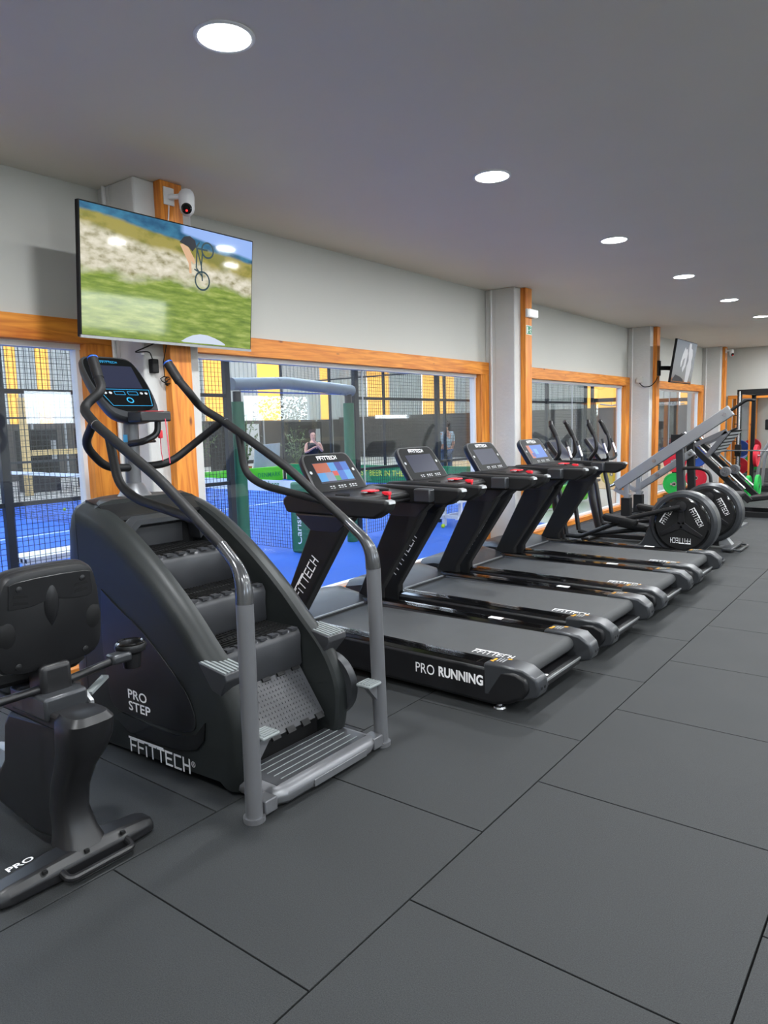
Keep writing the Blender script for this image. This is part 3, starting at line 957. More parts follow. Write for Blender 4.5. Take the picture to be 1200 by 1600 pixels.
flat('rider_legs_picture', 'px_skin', scr, SP_, [(.668, .605), (.69, .61), (.735, .595), (.775, .54), (.79, .51), (.775, .50), (.755, .52), (.76, .44), (.742, .44), (.735, .50), (.70, .555)])
flat('stone_picture', 'px_stone', scr, SP_, [(.68, .012), (.72, .035), (.77, .055), (.83, .066), (.89, .064), (.95, .05), (1.0, .034), (1.04, .016), (1.04, .008), (.70, .008)])  # pale stone at the bottom of the television picture
# mount of the television
mt = thing('tv_mount', (-4.03, 2.95, 2.5), 'black steel wall bracket behind the large television', 'bracket')
MB().box(-4.0295, -4.005, 2.985, 3.145, 2.3, 2.75).build('wall_plate', 'matte_black', mt)
MB().box(-4.005, -3.96, 3.0, 3.12, 2.4, 2.65).build('arm', 'matte_black', mt)

# second television on an arm
t2 = thing('television', (-3.66, 13.65, 2.2), 'smaller looking far television with a grey picture on a black arm', 'television')
tl2 = math.radians(8.5)
c2 = Vector((-3.73, 13.02, 2.215))
v2, n2 = Vector((math.sin(tl2), 0, math.cos(tl2))), Vector((math.cos(tl2), 0, -math.sin(tl2)))
TP2 = lambda u, v, d: c2 + _tu * u + v2 * v + n2 * d
b = MB(); b.rings([[TP2(u, v, d) for u, v in ((0, 0), (TW, 0), (TW, TH), (0, TH))] for d in (-.04, .0)]); b.build('housing', 'matte_black', t2, bevel=.004)
b = MB(); b.rings([[TP2(u, v, d) for u, v in ((.2, .06), (TW - .2, .06), (TW - .2, .55), (.2, .55))] for d in (-.08, -.04)]); b.build('back_cover', 'matte_black', t2, bevel=.01)
SP2 = lambda u, v, d: TP2(u + .01, v + .014, d + .0012)
s2 = screen_plane('screen', 'tv_grey', t2, SP2, TW - .02, TH - .024)
flat('figure_picture', 'px_pale', s2, SP2, [(.42, .27), (.40, .36), (.46, .50), (.56, .62), (.62, .58), (.70, .60), (.78, .70), (.90, .70), (.93, .62), (1.02, .60), (1.08, .50), (1.05, .40), (1.10, .28), (1.02, .02), (.82, .02), (.80, .30), (.74, .42), (.72, .30), (.60, .18), (.54, .25), (.60, .32), (.62, .44), (.52, .40), (.47, .27)])
flat('figure_picture', 'px_mid', s2, SP2, [(.70, .60), (.78, .70), (.80, .52), (.86, .40), (.80, .30), (.74, .42), (.76, .52)], .0010)
flat('figure_picture', 'px_black', s2, SP2, [(.05, .04), (.2, .13), (.5, .10), (.7, .06), (.75, .02), (.05, .02)], .0008)
m2 = thing('tv_mount', (-4.03, 13.33, 2.5), 'black jointed wall arm carrying the far television', 'bracket')
MB().box(-4.0295, -4.0, 13.27, 13.39, 2.36, 2.62).build('wall_plate', 'matte_black', m2)
MB().bar((-4.0, 13.33, 2.49), (-3.91, 13.45, 2.49), .05, .07).build('arm', 'matte_black', m2)
MB().bar((-3.91, 13.43, 2.49), (-3.88, 13.66, 2.49), .045, .07).build('arm', 'matte_black', m2)
MB().box(-3.865, -3.84, 13.56, 13.76, 2.30, 2.62).build('head', 'matte_black', m2)

# cameras, signs and cables on the posts
def dome_camera(y, s, label):
    x = -4.03
    t = thing('security_camera', (x, y, 3.08), label, 'camera', 'pan and tilt cameras on the timber posts')
    MB().box(x + .0005, x + .012, y - .10 * s, y - .02 * s, 3.06, 3.17).build('wall_plate', 'white_paint', t, bevel=.004)
    MB().tube([(x + .01, y - .06, 3.11), (x + .06, y - .03, 3.11), (x + .09, y, 3.12)], .017, 8).build('bracket', 'white_paint', t)
    c = (x + .11, y, 3.075)
    MB().lathe([(.005, .075), (.03, .072), (.045, .055), (.05, .03), (.05, -.005), (.047, -.03)], c, 'z', 20).build('body', 'white_paint', t)
    MB().lathe([(.047, -.03), (.047, -.045), (.040, -.07), (.022, -.087), (.004, -.091)], c, 'z', 20).build('head', 'white_paint', t)
    d_ = Vector((.70, -.64, -.32)).normalized(); c_ = Vector((c[0], y, 3.035))
    f = MB().tube([c_ + d_ * .015, c_ + d_ * .046, c_ + d_ * .052], [.034, .034, .026], 18).build('lens', 'gloss_black', t)
    MB().tube([c_ + d_ * .0525 + Vector((0, 0, -.012)), c_ + d_ * .0545 + Vector((0, 0, -.012))], .007, 10).build('led', 'red_led', f)
    MB().tube([(x + .004, y - .06, 3.06), (x + .012, y - .075, 2.98), (x + .004, y - .085, 2.90)], .004, 6).build('cable', 'cable_white', t)


dome_camera(3.10, 1, 'white pan and tilt camera above the large television')
dome_camera(18.44, 1, 'small white camera on the farthest timber post')
el = thing('emergency_lamp', (-4.03, 8.22, 2.87), 'white boxy emergency lamp above the green exit sign', 'lamp')
MB().box(-4.0295, -4.00, 8.12, 8.36, 2.86, 2.96).build('base', 'white_paint', el, bevel=.006)
MB().box(-4.00, -3.965, 8.125, 8.355, 2.863, 2.957).build('lens', 'emergency_lens', el, bevel=.015)
sg = thing('exit_sign', (-4.03, 8.2, 2.66), 'small green and white emergency exit sign on timber post', 'sign')
so = MB().box(-4.0295, -4.026, 8.14, 8.29, 2.66, 2.77).build('plate', 'white_print', sg)
MB().box(-4.0258, -4.0255, 8.145, 8.285, 2.667, 2.763).build('green_field', 'sign_green', sg)
k = MB(); x = -4.0252
k.quad((x, 8.155, 2.675), (x, 8.185, 2.675), (x, 8.185, 2.755), (x, 8.155, 2.755))
k.quad((x, 8.20, 2.712), (x, 8.215, 2.722), (x, 8.215, 2.702), (x, 8.20, 2.712)); k.quad((x, 8.21, 2.708), (x, 8.225, 2.708), (x, 8.225, 2.716), (x, 8.21, 2.716))
for p, q in (((8.255, 2.735), (8.245, 2.705)), ((8.245, 2.705), (8.262, 2.690)), ((8.262, 2.690), (8.268, 2.675)), ((8.245, 2.705), (8.235, 2.685)), ((8.255, 2.730), (8.238, 2.722)), ((8.255, 2.730), (8.272, 2.718))):
    p, q = Vector(p), Vector(q); n = (q - p).normalized(); n = Vector((-n.y, n.x)) * .004
    k.quad(*[(x, a.x, a.y) for a in (p + n, q + n, q - n, p - n)])
k.lathe([(.001, 0), (.008, .0002), (.001, .0004)], (x, 8.26, 2.748), 'x', 10)
k.build('pictogram', 'white_print', sg)
jb = thing('junction_box', (-4.30, 13.09, 2.27), 'small grey junction box with looping cable on the third column', 'box')
MB().box(-4.32, -4.22, 13.05, 13.0995, 2.24, 2.34).build('box', 'wall_paint', jb, bevel=.005)
MB().tube([(-4.27, 13.06, 2.24), (-4.2, 13.06, 2.16), (-4.08, 13.1, 2.17), (-4.02, 13.18, 2.26), (-4.015, 13.24, 2.33)], .008, 8, .05).build('cable', 'matte_black', jb)
jb = thing('power_cables', (-4.10, 2.9, 2.05), 'tangle of black cables and plug below the large television', 'cables')
MB().box(-4.0995, -4.055, 2.86, 2.91, 1.99, 2.08).build('adapter', 'matte_black', jb, bevel=.006)
MB().tube([(-4.08, 2.88, 2.08), (-4.02, 2.82, 2.12), (-4.05, 2.72, 2.11), (-4.0, 2.8, 2.15), (-3.98, 2.9, 2.2)], .004, 6, .03).build('cable', 'matte_black', jb)
cpts = []
for i in range(26):
    a = i * .9; cpts.append((-4.06 + .018 * math.cos(a * 1.3), 2.955 + .035 * math.cos(a) + .002 * i, 1.95 + .022 * math.sin(a) - .001 * i))
MB().tube(cpts, .0035, 5).build('cable_coil', 'matte_black', jb)
MB().tube([(-4.06, 2.95, 1.97), (-4.05, 2.94, 2.06), (-4.03, 2.96, 2.18)], .003, 5).build('cable', 'matte_black', jb)
MB().box(-4.06, -4.05, 2.78, 2.80, 2.10, 2.12).build('tag', 'white_print', jb)
ou = thing('wall_socket', (-4.1, 8.05, .4), 'white wall socket low on the column behind the treadmills', 'socket')
MB().box(-4.0995, -4.085, 8.02, 8.10, .36, .44).build('plate', 'white_paint', ou, bevel=.004)
MB().box(-4.085, -4.05, 8.04, 8.08, .37, .42).build('plug', 'matte_black', ou, bevel=.004)

# ------------------------------------------------------------------ stair climber
YC = 2.32
sc = thing('stair_climber', (-2.9, YC, 0), 'large dark stair climbing machine with curved side panels and handrails', 'exercise machine')
PROF = [(-2.37, .012), (-2.325, .10), (-2.305, .22), (-2.315, .36), (-2.395, .513), (-2.546, .665), (-2.70, .814), (-2.91, .982), (-3.134, 1.128), (-3.32, 1.212), (-3.50, 1.256)]


def smooth2(P, k=4):
    out = []
    for i in range(len(P) - 1):
        p0, p1, p2, p3 = (Vector(P[max(0, min(len(P) - 1, j))]) for j in (i - 1, i, i + 1, i + 2))
        for s in range(k):
            t = s / k
            out.append(.5 * ((2 * p1) + (p2 - p0) * t + (2 * p0 - 5 * p1 + 4 * p2 - p3) * t * t + (3 * p1 - p0 - 3 * p2 + p3) * t ** 3))
    out.append(Vector(P[-1])); return out


PS = smooth2(PROF, 4)
PN = []
for i in range(len(PS)):
    d = (PS[min(i + 1, len(PS) - 1)] - PS[max(i - 1, 0)]).normalized(); PN.append(Vector((d.y, -d.x)))   # outward


def prof_in(d): return [p - n * d for p, n in zip(PS, PN)]


for s in (-1, 1):
    yy = lambda a: YC + s * (.375 - a)
    b = MB()
    lay = [(0.0, .10), (0.0, .055), (.012, .030), (.045, .006), (.075, .0), (.105, .004), (.118, .02), (.120, .30)]
    rings = []
    for a, ins in lay:
        q = prof_in(ins); q = [Vector((max(min(v.x, -2.28), -3.5), max(v.y, .012))) for v in q]
        rings.append([(v.x, yy(a), v.y) for v in q])
    b.rings(rings, caps=False, closed=False)
    q = [(v[0], v[2]) for v in rings[0]] + [(-3.5, .012)]
    n = b.add([(x, yy(0), z) for x, z in q]); b.face(range(n, n + len(q)))
    pan = b.build('side_panel', 'body_dark', sc, ang=30)
    tear = smooth2([(-3.30, .835), (-3.172, .765), (-2.984, .675), (-2.782, .537), (-2.65, .419), (-2.60, .31), (-2.64, .248), (-2.816, .225), (-3.038, .225), (-3.25, .235), (-3.30, .35), (-3.32, .57), (-3.30, .835)], 3)
    k = MB(); y0, y1 = yy(0), yy(0) - s * -.006
    y1 = YC + s * (.375 + .006)
    k.rings([[(v.x, y0 + s * .0005, v.y) for v in tear], [(v.x, y1, v.y) for v in tear]]).build('inset_panel', 'satin_black', pan, bevel=.004)
    cres = [(-3.25, .188), (-3.19, .218), (-2.97, .206), (-2.753, .204), (-2.60, .245), (-2.53, .318), (-2.545, .23), (-2.60, .175), (-2.718, .140), (-2.934, .124), (-3.141, .13)]
    MB().rings([[(v[0], YC + s * (.375 + d), v[1]) for v in cres] for d in (.0004, .009)]).build('glossy_crescent', 'gloss_black', pan)
    # slit seam
    MB().box(-3.499, -3.495, min(yy(0), yy(-.001)), max(yy(0), yy(-.001)), .05, 1.15).build('seam', 'matte_black', pan)
    # round rear cover
    if s > 0: MB().lathe([(.02, 0), (.10, 0), (.155, -s * .012), (.17, -s * .03), (.17, -s * .075)], (-2.44, YC + s * .40, .30), 'y', 40).build('rear_cover', 'graphite_dark', pan)
    if s < 0:
        text('PRO', 'white_print', pan, (-3.12, yy(0) - .0075, .309), (1, 0, 0), (0, 0, 1), width=.155, height=.048, bold=.015)
        text('STEP', 'white_print', pan, (-3.12, yy(0) - .0075, .249), (1, 0, 0), (0, 0, 1), width=.18, height=.048, bold=.015)
        lg = logo('white_print', pan, (-3.135, yy(0) - .0008, .031), (1, 0, .03), (0, 0, 1), .47, .062, t=.17)
        text('R', 'white_print', pan, (-2.645, yy(0) - .0013, .085), (1, 0, 0), (0, 0, 1), height=.014)
        r_ = MB()
        for i in range(16):
            a, e_ = 2 * PI * i / 16, 2 * PI * (i + 1) / 16
            r_.quad(*[(-2.64 + rr * math.cos(q_), yy(0) - .0013, .092 + rr * math.sin(q_)) for rr, q_ in ((.014, a), (.014, e_), (.011, e_), (.011, a))])
        r_.build('lettering', 'white_print', pan)

# front shroud with rounded plan
def plan(ins, n=22):
    pts = [(-3.40, YC - .375 + ins)]
    for i in range(n + 1):
        a = -PI / 2 + PI * i / n
        pts.append((-3.47 - (.36 - ins) * math.cos(a) ** .85 if math.cos(a) > 0 else -3.47, YC + (.375 - ins) * math.sin(a)))
    pts.append((-3.40, YC + .375 - ins)); return pts


lv = [(.012, .03), (.06, .004), (.5, .0), (.95, .0), (1.10, .008), (1.18, .022), (1.225, .045), (1.252, .09), (1.266, .15)]
MB().rings([[(x, y, z) for x, y in plan(i_)] for z, i_ in lv]).build('front_shroud', 'body_dark', sc, ang=25)
top = MB(); top.rings([[(-3.52, y, 1.245), (-3.52, y, 1.268), (-3.40, y, 1.243), (-3.30, y, 1.185), (-3.30, y, 1.165), (-3.40, y, 1.22)] for y in (YC - .30, YC + .30)])
top.build('top_cover', 'satin_black', sc)
lip = [(YC - .255, 1.06), (YC - .24, 1.14), (YC - .18, 1.18), (YC + .18, 1.18), (YC + .24, 1.14), (YC + .255, 1.06)]
MB().rings([[(-3.30, y, z) for y, z in lip], [(-3.255, y * .98 + YC * .02, z - .02) for y, z in lip], [(-3.255, YC + (y - YC) * .86, z - .045) for y, z in lip], [(-3.35, YC + (y - YC) * .86, z - .045) for y, z in lip]], caps=False, closed=False).build('well_hood', 'graphite_dark', sc)
MB().box(-3.40, -3.36, YC - .255, YC + .255, .30, 1.20).build('well_back', 'matte_black', sc)
MB().box(-3.358, -3.35, YC - .17, YC + .17, 1.0, 1.11).build('well_panel', 'step_plastic', sc, bevel=.01)
MB().box(-3.36, -2.45, YC - .253, YC + .253, .012, .16).build('base', 'matte_black', sc)
# moving steps
fr = [(-3.05, .995), (-2.79, .803), (-2.545, .605)]
for i, (x, z) in enumerate(fr):
    b = MB(); w = .245
    sec = [(x - .27, z - .012), (x - .02, z - .004), (x, z - .012), (x + .012, z - .04), (x + .008, z - .10), (x + .012, z - .185), (x - .0, z - .20), (x - .03, z - .20), (x - .03, z - .05), (x - .27, z - .03)]
    b.prism(sec, YC - w, YC + w, 'y')
    st = b.build('step', 'step_plastic', sc, ang=50)
    r_ = MB()
    for j in range(26):
        y = YC - w + .012 + j * (2 * w - .024) / 25
        r_.box(x - .255, x - .03, y - .0035, y + .0035, z - .012, z + .002)
    r_.box(x - .145, x - .138, YC - w + .01, YC + w - .01, z - .010, z + .0025)
    r_.build('tread_ribs', 'soft_black', st)
    for j in range(7):
        y = YC - w + .035 + j * .07
        MB().box(x - .03, x + .009, y - .02, y + .02, z - .008, z + .0035).build('hinge_tab', 'step_plastic', st)
p0, p1 = Vector((-2.545, .405)), Vector((-2.385, .185))
d = (p1 - p0).normalized(); nn = Vector((-d.y, d.x))
if nn.x < 0: nn = -nn
st = MB().prism([tuple(p0), tuple(p1), tuple(p1 - nn * .02), tuple(p0 - nn * .02)], YC - .24, YC + .24, 'y').build('step', 'step_plastic', sc)
k = MB()
for i in range(10):
    for j in range(22):
        c = p0 + d * (.025 + i * .0235); y = YC - .215 + j * .0205
        R_ = Matrix(((d.x, 0, nn.x), (0, 1, 0), (d.y, 0, nn.y)))
        k.obox((c.x + nn.x * .0012, y, c.y + nn.y * .0012), (.009, .009, .004), R_)
k.build('dimples', 'step_plastic', st)['kind'] = 'stuff'
for j in range(5):
    y = YC - .20 + j * .10
    for q in (p0, p1): MB().obox((q.x + nn.x * .002, y, q.y + nn.y * .002), (.03, .05, .016), Matrix(((d.x, 0, nn.x), (0, 1, 0), (d.y, 0, nn.y)))).build('hinge_tab', 'soft_black', st)
MB().box(-2.56, -2.548, YC - .245, YC + .245, .25, .41).build('lower_riser', 'step_plastic', sc)
# rear platform
pl = MB(); x0, x1, y0, y1 = -2.41, -2.125, YC - .345, YC + .355
R_ = []
for z, i_ in ((.004, .03), (.03, .004), (.06, .0), (.083, .012), (.094, .035)):
    R_.append([(x0, y0 + i_, z), (x1 - i_ - .03, y0 + i_, z), (x1 - i_, y0 + i_ + .06, z), (x1 - i_, y1 - i_ - .06, z), (x1 - i_ - .03, y1 - i_, z), (x0, y1 - i_, z)])
plo = pl.rings(R_).build('platform', 'graphite', sc, ang=50, bevel=.006)
MB().box(-2.40, -2.175, YC - .30, YC + .31, .0935, .0955).build('tread_mat', 'step_plastic', plo)
for i in range(5):
    xx = -2.37 + i * .042
    MB().box(xx - .002, xx + .002, YC - .25, YC + .27, .0955, .0975).build('ridge', 'pad_grey', plo)
MB().box(x1 - .004, x1 + .003, YC - .12, YC + .25, .025, .06).build('grip_edge', 'graphite', plo, bevel=.003)


# handrails
def V3(x, w, z, s): return (x, YC + s * w, z)


for s in (-1, 1):
    po = MB().tube([V3(-2.175, .432, .0, s), V3(-2.185, .418, .93, s)], .036, 20).build('post', 'graphite', sc)
    MB().tube([V3(-2.175, .432, -.0, s), V3(-2.175, .432, .022, s)], .046, 20).build('foot_ring', 'graphite', po)
    MB().box(-2.215, -2.14, min(YC + s * .33, YC + s * .40), max(YC + s * .33, YC + s * .40), .015, .075).build('bracket', 'graphite', po, bevel=.005)
    MB().tube([V3(-2.185, .418, .915, s), V3(-2.188, .415, .99, s), V3(-2.225, .408, 1.06, s), V3(-2.33, .400, 1.14, s)], [.0375, .024], 20, .05).build('elbow', 'elbow_metal', po)
    MB().tube([V3(-2.31, .401, 1.125, s), V3(-2.73, .398, 1.405, s), V3(-3.21, .398, 1.655, s), V3(-3.375, .365, 1.742, s), V3(-3.34, .262, 1.825, s), V3(-3.41, .245, 1.90, s)], .0235, 14, .07).build('handrail', 'soft_black', sc)
    g_ = MB().tube([V3(-3.40, .247, 1.888, s), V3(-3.475, .228, 2.0, s)], .0265, 14).build('grip', 'soft_black', sc)
    MB().tube([V3(-3.468, .2297, 1.99, s), V3(-3.472, .2287, 1.996, s)], .0275, 14).build('ring', 'blue_plastic', g_)
    MB().tube([V3(-3.10, .398, 1.605, s), V3(-3.06, .392, 1.37, s), V3(-2.92, .392, 1.305, s), V3(-2.47, .400, 1.235, s)], .0215, 12, .09).build('lower_rail', 'soft_black', sc)
    MB().tube([V3(-3.23, .396, 1.66, s), V3(-3.40, .352, 1.555, s), V3(-3.47, .20, 1.43, s), V3(-3.52, .03, 1.42, s)], .0215, 12, .08).build('support_bar', 'soft_black', sc)
    MB().tube([V3(-3.205, .398, 1.6535, s), V3(-3.20, .398, 1.651, s)], .0245, 14).build('joint_ring', 'steel', sc)
    # small grey foot pad on the post
    f_ = MB().box(-2.225, -2.135, min(YC + s * .30, YC + s * .40), max(YC + s * .30, YC + s * .40), .335, .353).build('foot_pad', 'pad_grey', sc, bevel=.008)
    r_ = MB()
    for j in range(5): r_.box(-2.217 + j * .017, -2.208 + j * .017, YC + s * .35 - .04, YC + s * .35 + .04, .353, .356)
    r_.build('ribs', 'pad_grey', f_)
    MB().prism([(YC + s * .32, .335), (YC + s * .40, .335), (YC + s * .40, .245)], -2.195, -2.165, 'x').build('bracket', 'graphite', f_)
    # wedge step on the side panel
    wx = -2.44
    wd = MB().rings([[(wx - .10, YC + s * .265, .60), (wx + .08, YC + s * .265, .575), (wx + .085, YC + s * .265, .545), (wx - .01, YC + s * .265, .42)], [(wx - .10, YC + s * .395, .60), (wx + .08, YC + s * .395, .575), (wx + .085, YC + s * .395, .545), (wx - .01, YC + s * .365, .42)]]).build('wedge_step', 'step_plastic', sc, bevel=.005)
    r_ = MB()
    for j in range(6):
        y = YC + s * (.28 + j * .021)
        r_.bar((wx - .09, y, .600), (wx + .075, y, .577), .011, .006)
    r_.build('ribs', 'pad_grey', wd)

# console mast and console
MB().tube([(-3.53, YC, 1.26), (-3.52, YC, 1.74)], .04, 18).build('mast', 'graphite', sc)
MB().lathe([(.10, 1.255), (.085, 1.275), (.05, 1.33), (.043, 1.335)], (-3.53, YC, 0), 'z', 24).build('mast_base', 'graphite', sc)
MB().tube([(-3.5275, YC, 1.56), (-3.5265, YC, 1.60)], .0415, 18).build('tape', 'tape_blue', sc)
cb0 = Vector((-3.43, YC, 1.69)); cv = Vector((-.655, 0, .755)); cn = Vector((.755, 0, .655)); cu = Vector((0, 1, 0))
CP = lambda u, v, d: cb0 + cu * u + cv * v + cn * d
out = smooth2([(-.06, -.01), (.06, -.01), (.135, .03), (.165, .12), (.178, .25), (.17, .38), (.145, .445), (.08, .462), (-.08, .462), (-.145, .445), (-.17, .38), (-.178, .25), (-.165, .12), (-.135, .03), (-.06, -.01)], 3)[:-1]
R_ = []
for sc_, d_ in ((.72, -.085), (.93, -.06), (1.0, -.03), (1.0, -.012), (.97, .0)):
    R_.append([CP(p.x * sc_, .226 + (p.y - .226) * sc_, d_) for p in out])
con = MB().rings(R_).build('console', 'graphite_dark', sc, ang=40)
fa = [(p.x * .93, .245 + (p.y - .226) * .84) for p in out]
fc = MB().rings([[CP(u, v, d_) for u, v in fa] for d_ in (.0, .0025)]).build('console_face', 'screen_face', con)
fl_ = MB(); fl_.rings([[CP(u, v, d_) for u, v in ((-.122, .215), (.122, .215), (.13, .385), (-.13, .385))] for d_ in (.0025, .004)]); fl_.build('screen', 'screen_dark', con)
k = MB()
for p, q in (((-.155, .205), (.155, .205)), ((-.12, .085), (.12, .085)), ((-.155, .205), (-.12, .085)), ((.155, .205), (.12, .085))): lineflat(k, CP, p, q, .003, .003)
for c in ((-.04, .177), (.04, .177)):
    for p, q in (((c[0] - .03, c[1] - .012), (c[0] + .03, c[1] - .012)), ((c[0] - .03, c[1] + .012), (c[0] + .03, c[1] + .012)), ((c[0] - .03, c[1] - .012), (c[0] - .03, c[1] + .012)), ((c[0] + .03, c[1] - .012), (c[0] + .03, c[1] + .012))): lineflat(k, CP, p, q, .0025, .003)
ringflat(k, CP, (.0, .125), .021, .007, .003)
k.build('keypad_lines', 'cyan_light', fc)
k = MB()
for u in (-.125, -.095, .095, .125): ringflat(k, CP, (u, .178), .009, .008, .003, 12)
k.build('keys', 'grey_print', fc)
logo('cyan_light', fc, CP(-.05, .405, .0028), cu, cv, .10, .013, t=.16)
MB().rings([[CP(u, v, d_) for u, v in ((-.03, .035), (.03, .035), (.03, .05), (-.03, .05))] for d_ in (-.004, .0015)]).build('label', 'matte_black', con)
MB().box(-3.42, -3.30, 2.235, 2.425, 1.665, 1.72).build('sensor_box', 'satin_black', sc, bevel=.008)
MB().box(-3.40, -3.33, 2.29, 2.40, 1.7195, 1.723).build('red_strip', 'red_plastic', sc)
MB().tube([(-3.36, 2.38, 1.67), (-3.36, 2.375, 1.60), (-3.38, 2.30, 1.56), (-3.48, 2.28, 1.55)], .018, 10, .04).build('sensor_arm', 'satin_black', sc)
k = MB(); pts = [(-3.50 + .05 * math.cos(a * PI / 8), 2.395 + .045 * math.sin(a * PI / 8), 1.56) for a in range(-2, 13)]
k.tube(pts, .008, 8).build('bottle_ring', 'satin_black', sc)
MB().box(-3.44, -3.425, 2.43, 2.455, 1.575, 1.62).build('safety_clip', 'red_plastic', sc, bevel=.004)
MB().tube([(-3.30, 2.385, 1.68), (-3.297, 2.39, 1.57), (-3.295, 2.395, 1.44)], .0025, 6).build('safety_cord', 'pink_cord', sc)
MB().tube([(-3.43, 2.44, 1.575), (-3.43, 2.44, 1.5), (-3.42, 2.44, 1.45)], .0025, 6).build('safety_cord', 'pink_cord', sc)


# ------------------------------------------------------------------ treadmills
TY = [3.92, 5.05, 6.16, 7.25]
def make_treadmill():
    yc = TY[0]; W = .47
    t = thing('treadmill', (-2.75, yc, 0), '', 'treadmill', 'black treadmills in a row')
    # deck frame sides
    for s in (-1, 1):
        ya, yb = yc + s * .33, yc + s * W
        lo, hi = min(ya, yb), max(ya, yb)
        sec = [(-3.75, .06), (-2.15, .035), (-1.92, .03), (-1.82, .055), (-1.74, .095), (-1.70, .15), (-1.71, .215), (-1.78, .245), (-3.55, .262), (-3.75, .24)]
        sd = MB().prism(sec, lo, hi, 'y').build('side_frame', 'satin_black', t, bevel=.022, seg=3)
        rl = MB()
        prof = [(lo + .006, .246), (lo + .02, .262), (hi - .02, .262), (hi - .006, .246)]
        rl.rings([[(-3.52, y, z + .018) for y, z in prof], [(-1.98, y, z - .003) for y, z in prof]])
        r_ = rl.build('foot_rail', 'gloss_black', sd)
        k = MB()
        for j in (.03, .048, .066, .084): k.bar((-3.50, lo + j, .2815), (-2.03, lo + j, .2605), .006, .004)
        k.build('rail_ribs', 'gloss_black', r_)
        cap = MB(); yo, yi = yc + s * W, yc + s * .315
        cs = [(-1.98, .08), (-1.76, .085), (-1.665, .115), (-1.65, .16), (-1.665, .215), (-1.74, .262), (-1.86, .272), (-1.98, .268)]
        cap.rings([[(x, yo + s * .0015 - (s * .03 if x > -1.70 else 0), z) for x, z in cs], [(x, yi, z) for x, z in cs]])
        cp = cap.build('end_cap', 'graphite_dark', t, bevel=.014, seg=3)
        k = MB()
        for q in (.055, .095): k.lathe([(.001, .0), (.009, .0005), (.009, .002), (.001, .002)], (-1.6505, yc + s * (.315 + q), .165), 'x', 10)
        k.build('screw_hole', 'matte_black', cp)
        ym = yc + s * .39; zz = .2735
        for q4 in (((-2.01, ym - .035), (-1.985, ym - .045), (-1.985, ym - .03), (-2.005, ym - .025)), ((-1.93, ym + .03), (-1.91, ym + .035), (-1.91, ym + .05), (-1.935, ym + .045)), ((-2.0, ym - .02), (-1.985, ym - .02), (-1.985, ym + .015), (-2.0, ym + .015))):
            MB().quad(*[(x_ + .05, y_, zz) for x_, y_ in q4]).build('warning_mark', 'yellow_print', cp)
        for j in range(3): MB().quad((-1.925 + j * .018, ym - .03, zz), (-1.918 + j * .018, ym - .03, zz), (-1.918 + j * .018, ym + .035, zz), (-1.925 + j * .018, ym + .035, zz)).build('warning_text_line', 'grey_print', cp)
        ft = MB().lathe([(.036, .0), (.038, .006), (.034, .016), (.015, .020), (.015, .045)], (-1.905, yc + s * .42, 0), 'z', 20).build('foot', 'steel', t)
        MB().lathe([(.036, .0), (.038, .006), (.034, .016), (.015, .020), (.015, .07)], (-3.5, yc + s * .42, 0), 'z', 16).build('foot', 'steel', t)
        if s < 0:
            text('PRO', 'white_print', sd, (-2.445, yc - W - .0025, .128), (1, 0, .0), (0, 0, 1), width=.135, height=.062)
            text('RUNNING', 'white_print', sd, (-2.28, yc - W - .0025, .131), (1, 0, .0), (0, 0, 1), width=.30, height=.062, bold=.035)
        # white sticker on the far rail
        if s > 0: MB().box(-2.42, -2.32, yc + .37, yc + .42, .271, .2722).build('sticker', 'white_print', sd)
        # leaning upright
        yo, yi = yc + s * .482, yc + s * .40
        lo, hi = min(yo, yi), max(yo, yi)
        up = MB().prism([(-3.62, .20), (-3.40, .20), (-3.40, .33), (-2.985, .95), (-2.965, 1.02), (-3.28, 1.02), (-3.27, .95), (-3.62, .27)], lo, hi, 'y').build('upright', 'soft_black', t, bevel=.012)
        dx = Vector((.415, 0, .62)).normalized()
        if s < 0: logo('white_print', up, (-3.415, lo - .0008, .42), dx, (-dx.z, 0, dx.x), .38, .062, t=.15)
        brc = MB().rings([[(-3.40, lo - .01, 1.045), (-2.90, lo - .01, 1.045), (-2.90, hi + .01, 1.045), (-3.40, hi + .01, 1.045)], [(-3.26, lo, .93), (-3.03, lo, .93), (-3.03, hi, .93), (-3.26, hi, .93)]]).build('upright_head', 'satin_black', up, bevel=.01)
        # arm
        yo, yi = yc + s * .475, yc + s * .37
        lo, hi = min(yo, yi), max(yo, yi)
        ar = MB().prism([(-3.52, 1.10), (-3.49, 1.045), (-2.74, 1.04), (-2.65, 1.09), (-2.63, 1.145), (-2.66, 1.155), (-3.3, 1.17), (-3.48, 1.165), (-3.52, 1.14)], lo, hi, 'y').build('handrail_arm', 'soft_black', t, bevel=.016, seg=3)
        MB().prism([(-2.655, 1.135), (-2.625, 1.135), (-2.632, 1.152), (-2.66, 1.160)], lo + .02, hi - .02, 'y').build('tip', 'grey_steel', ar)
    # belt and rollers
    bl = MB(); rr = .047; zc_ = .205
    sec = [(-3.50, .243), (-1.82, zc_ + rr - .002)] + [(-1.82 + rr * math.sin(a * PI / 10), zc_ + rr * math.cos(a * PI / 10) - .002) for a in range(1, 11)] + [(-3.50, .15)]
    bl.prism(sec, yc - .313, yc + .313, 'y').build('running_belt', 'belt', t, ang=30)
    MB().box(-1.86, -1.73, yc - .315, yc + .315, .085, .135).build('rear_beam', 'satin_black', t, bevel=.008)
    MB().bar((-1.73, yc - .315, .125), (-1.73, yc + .315, .125), .012, .012).build('rear_lip', 'grey_steel', t)
    MB().lathe([(.001, 0), (.014, .0), (.014, .001), (.001, .001)], (-1.76, yc - .12, .1355), 'z', 12).build('sticker', 'white_print', t)
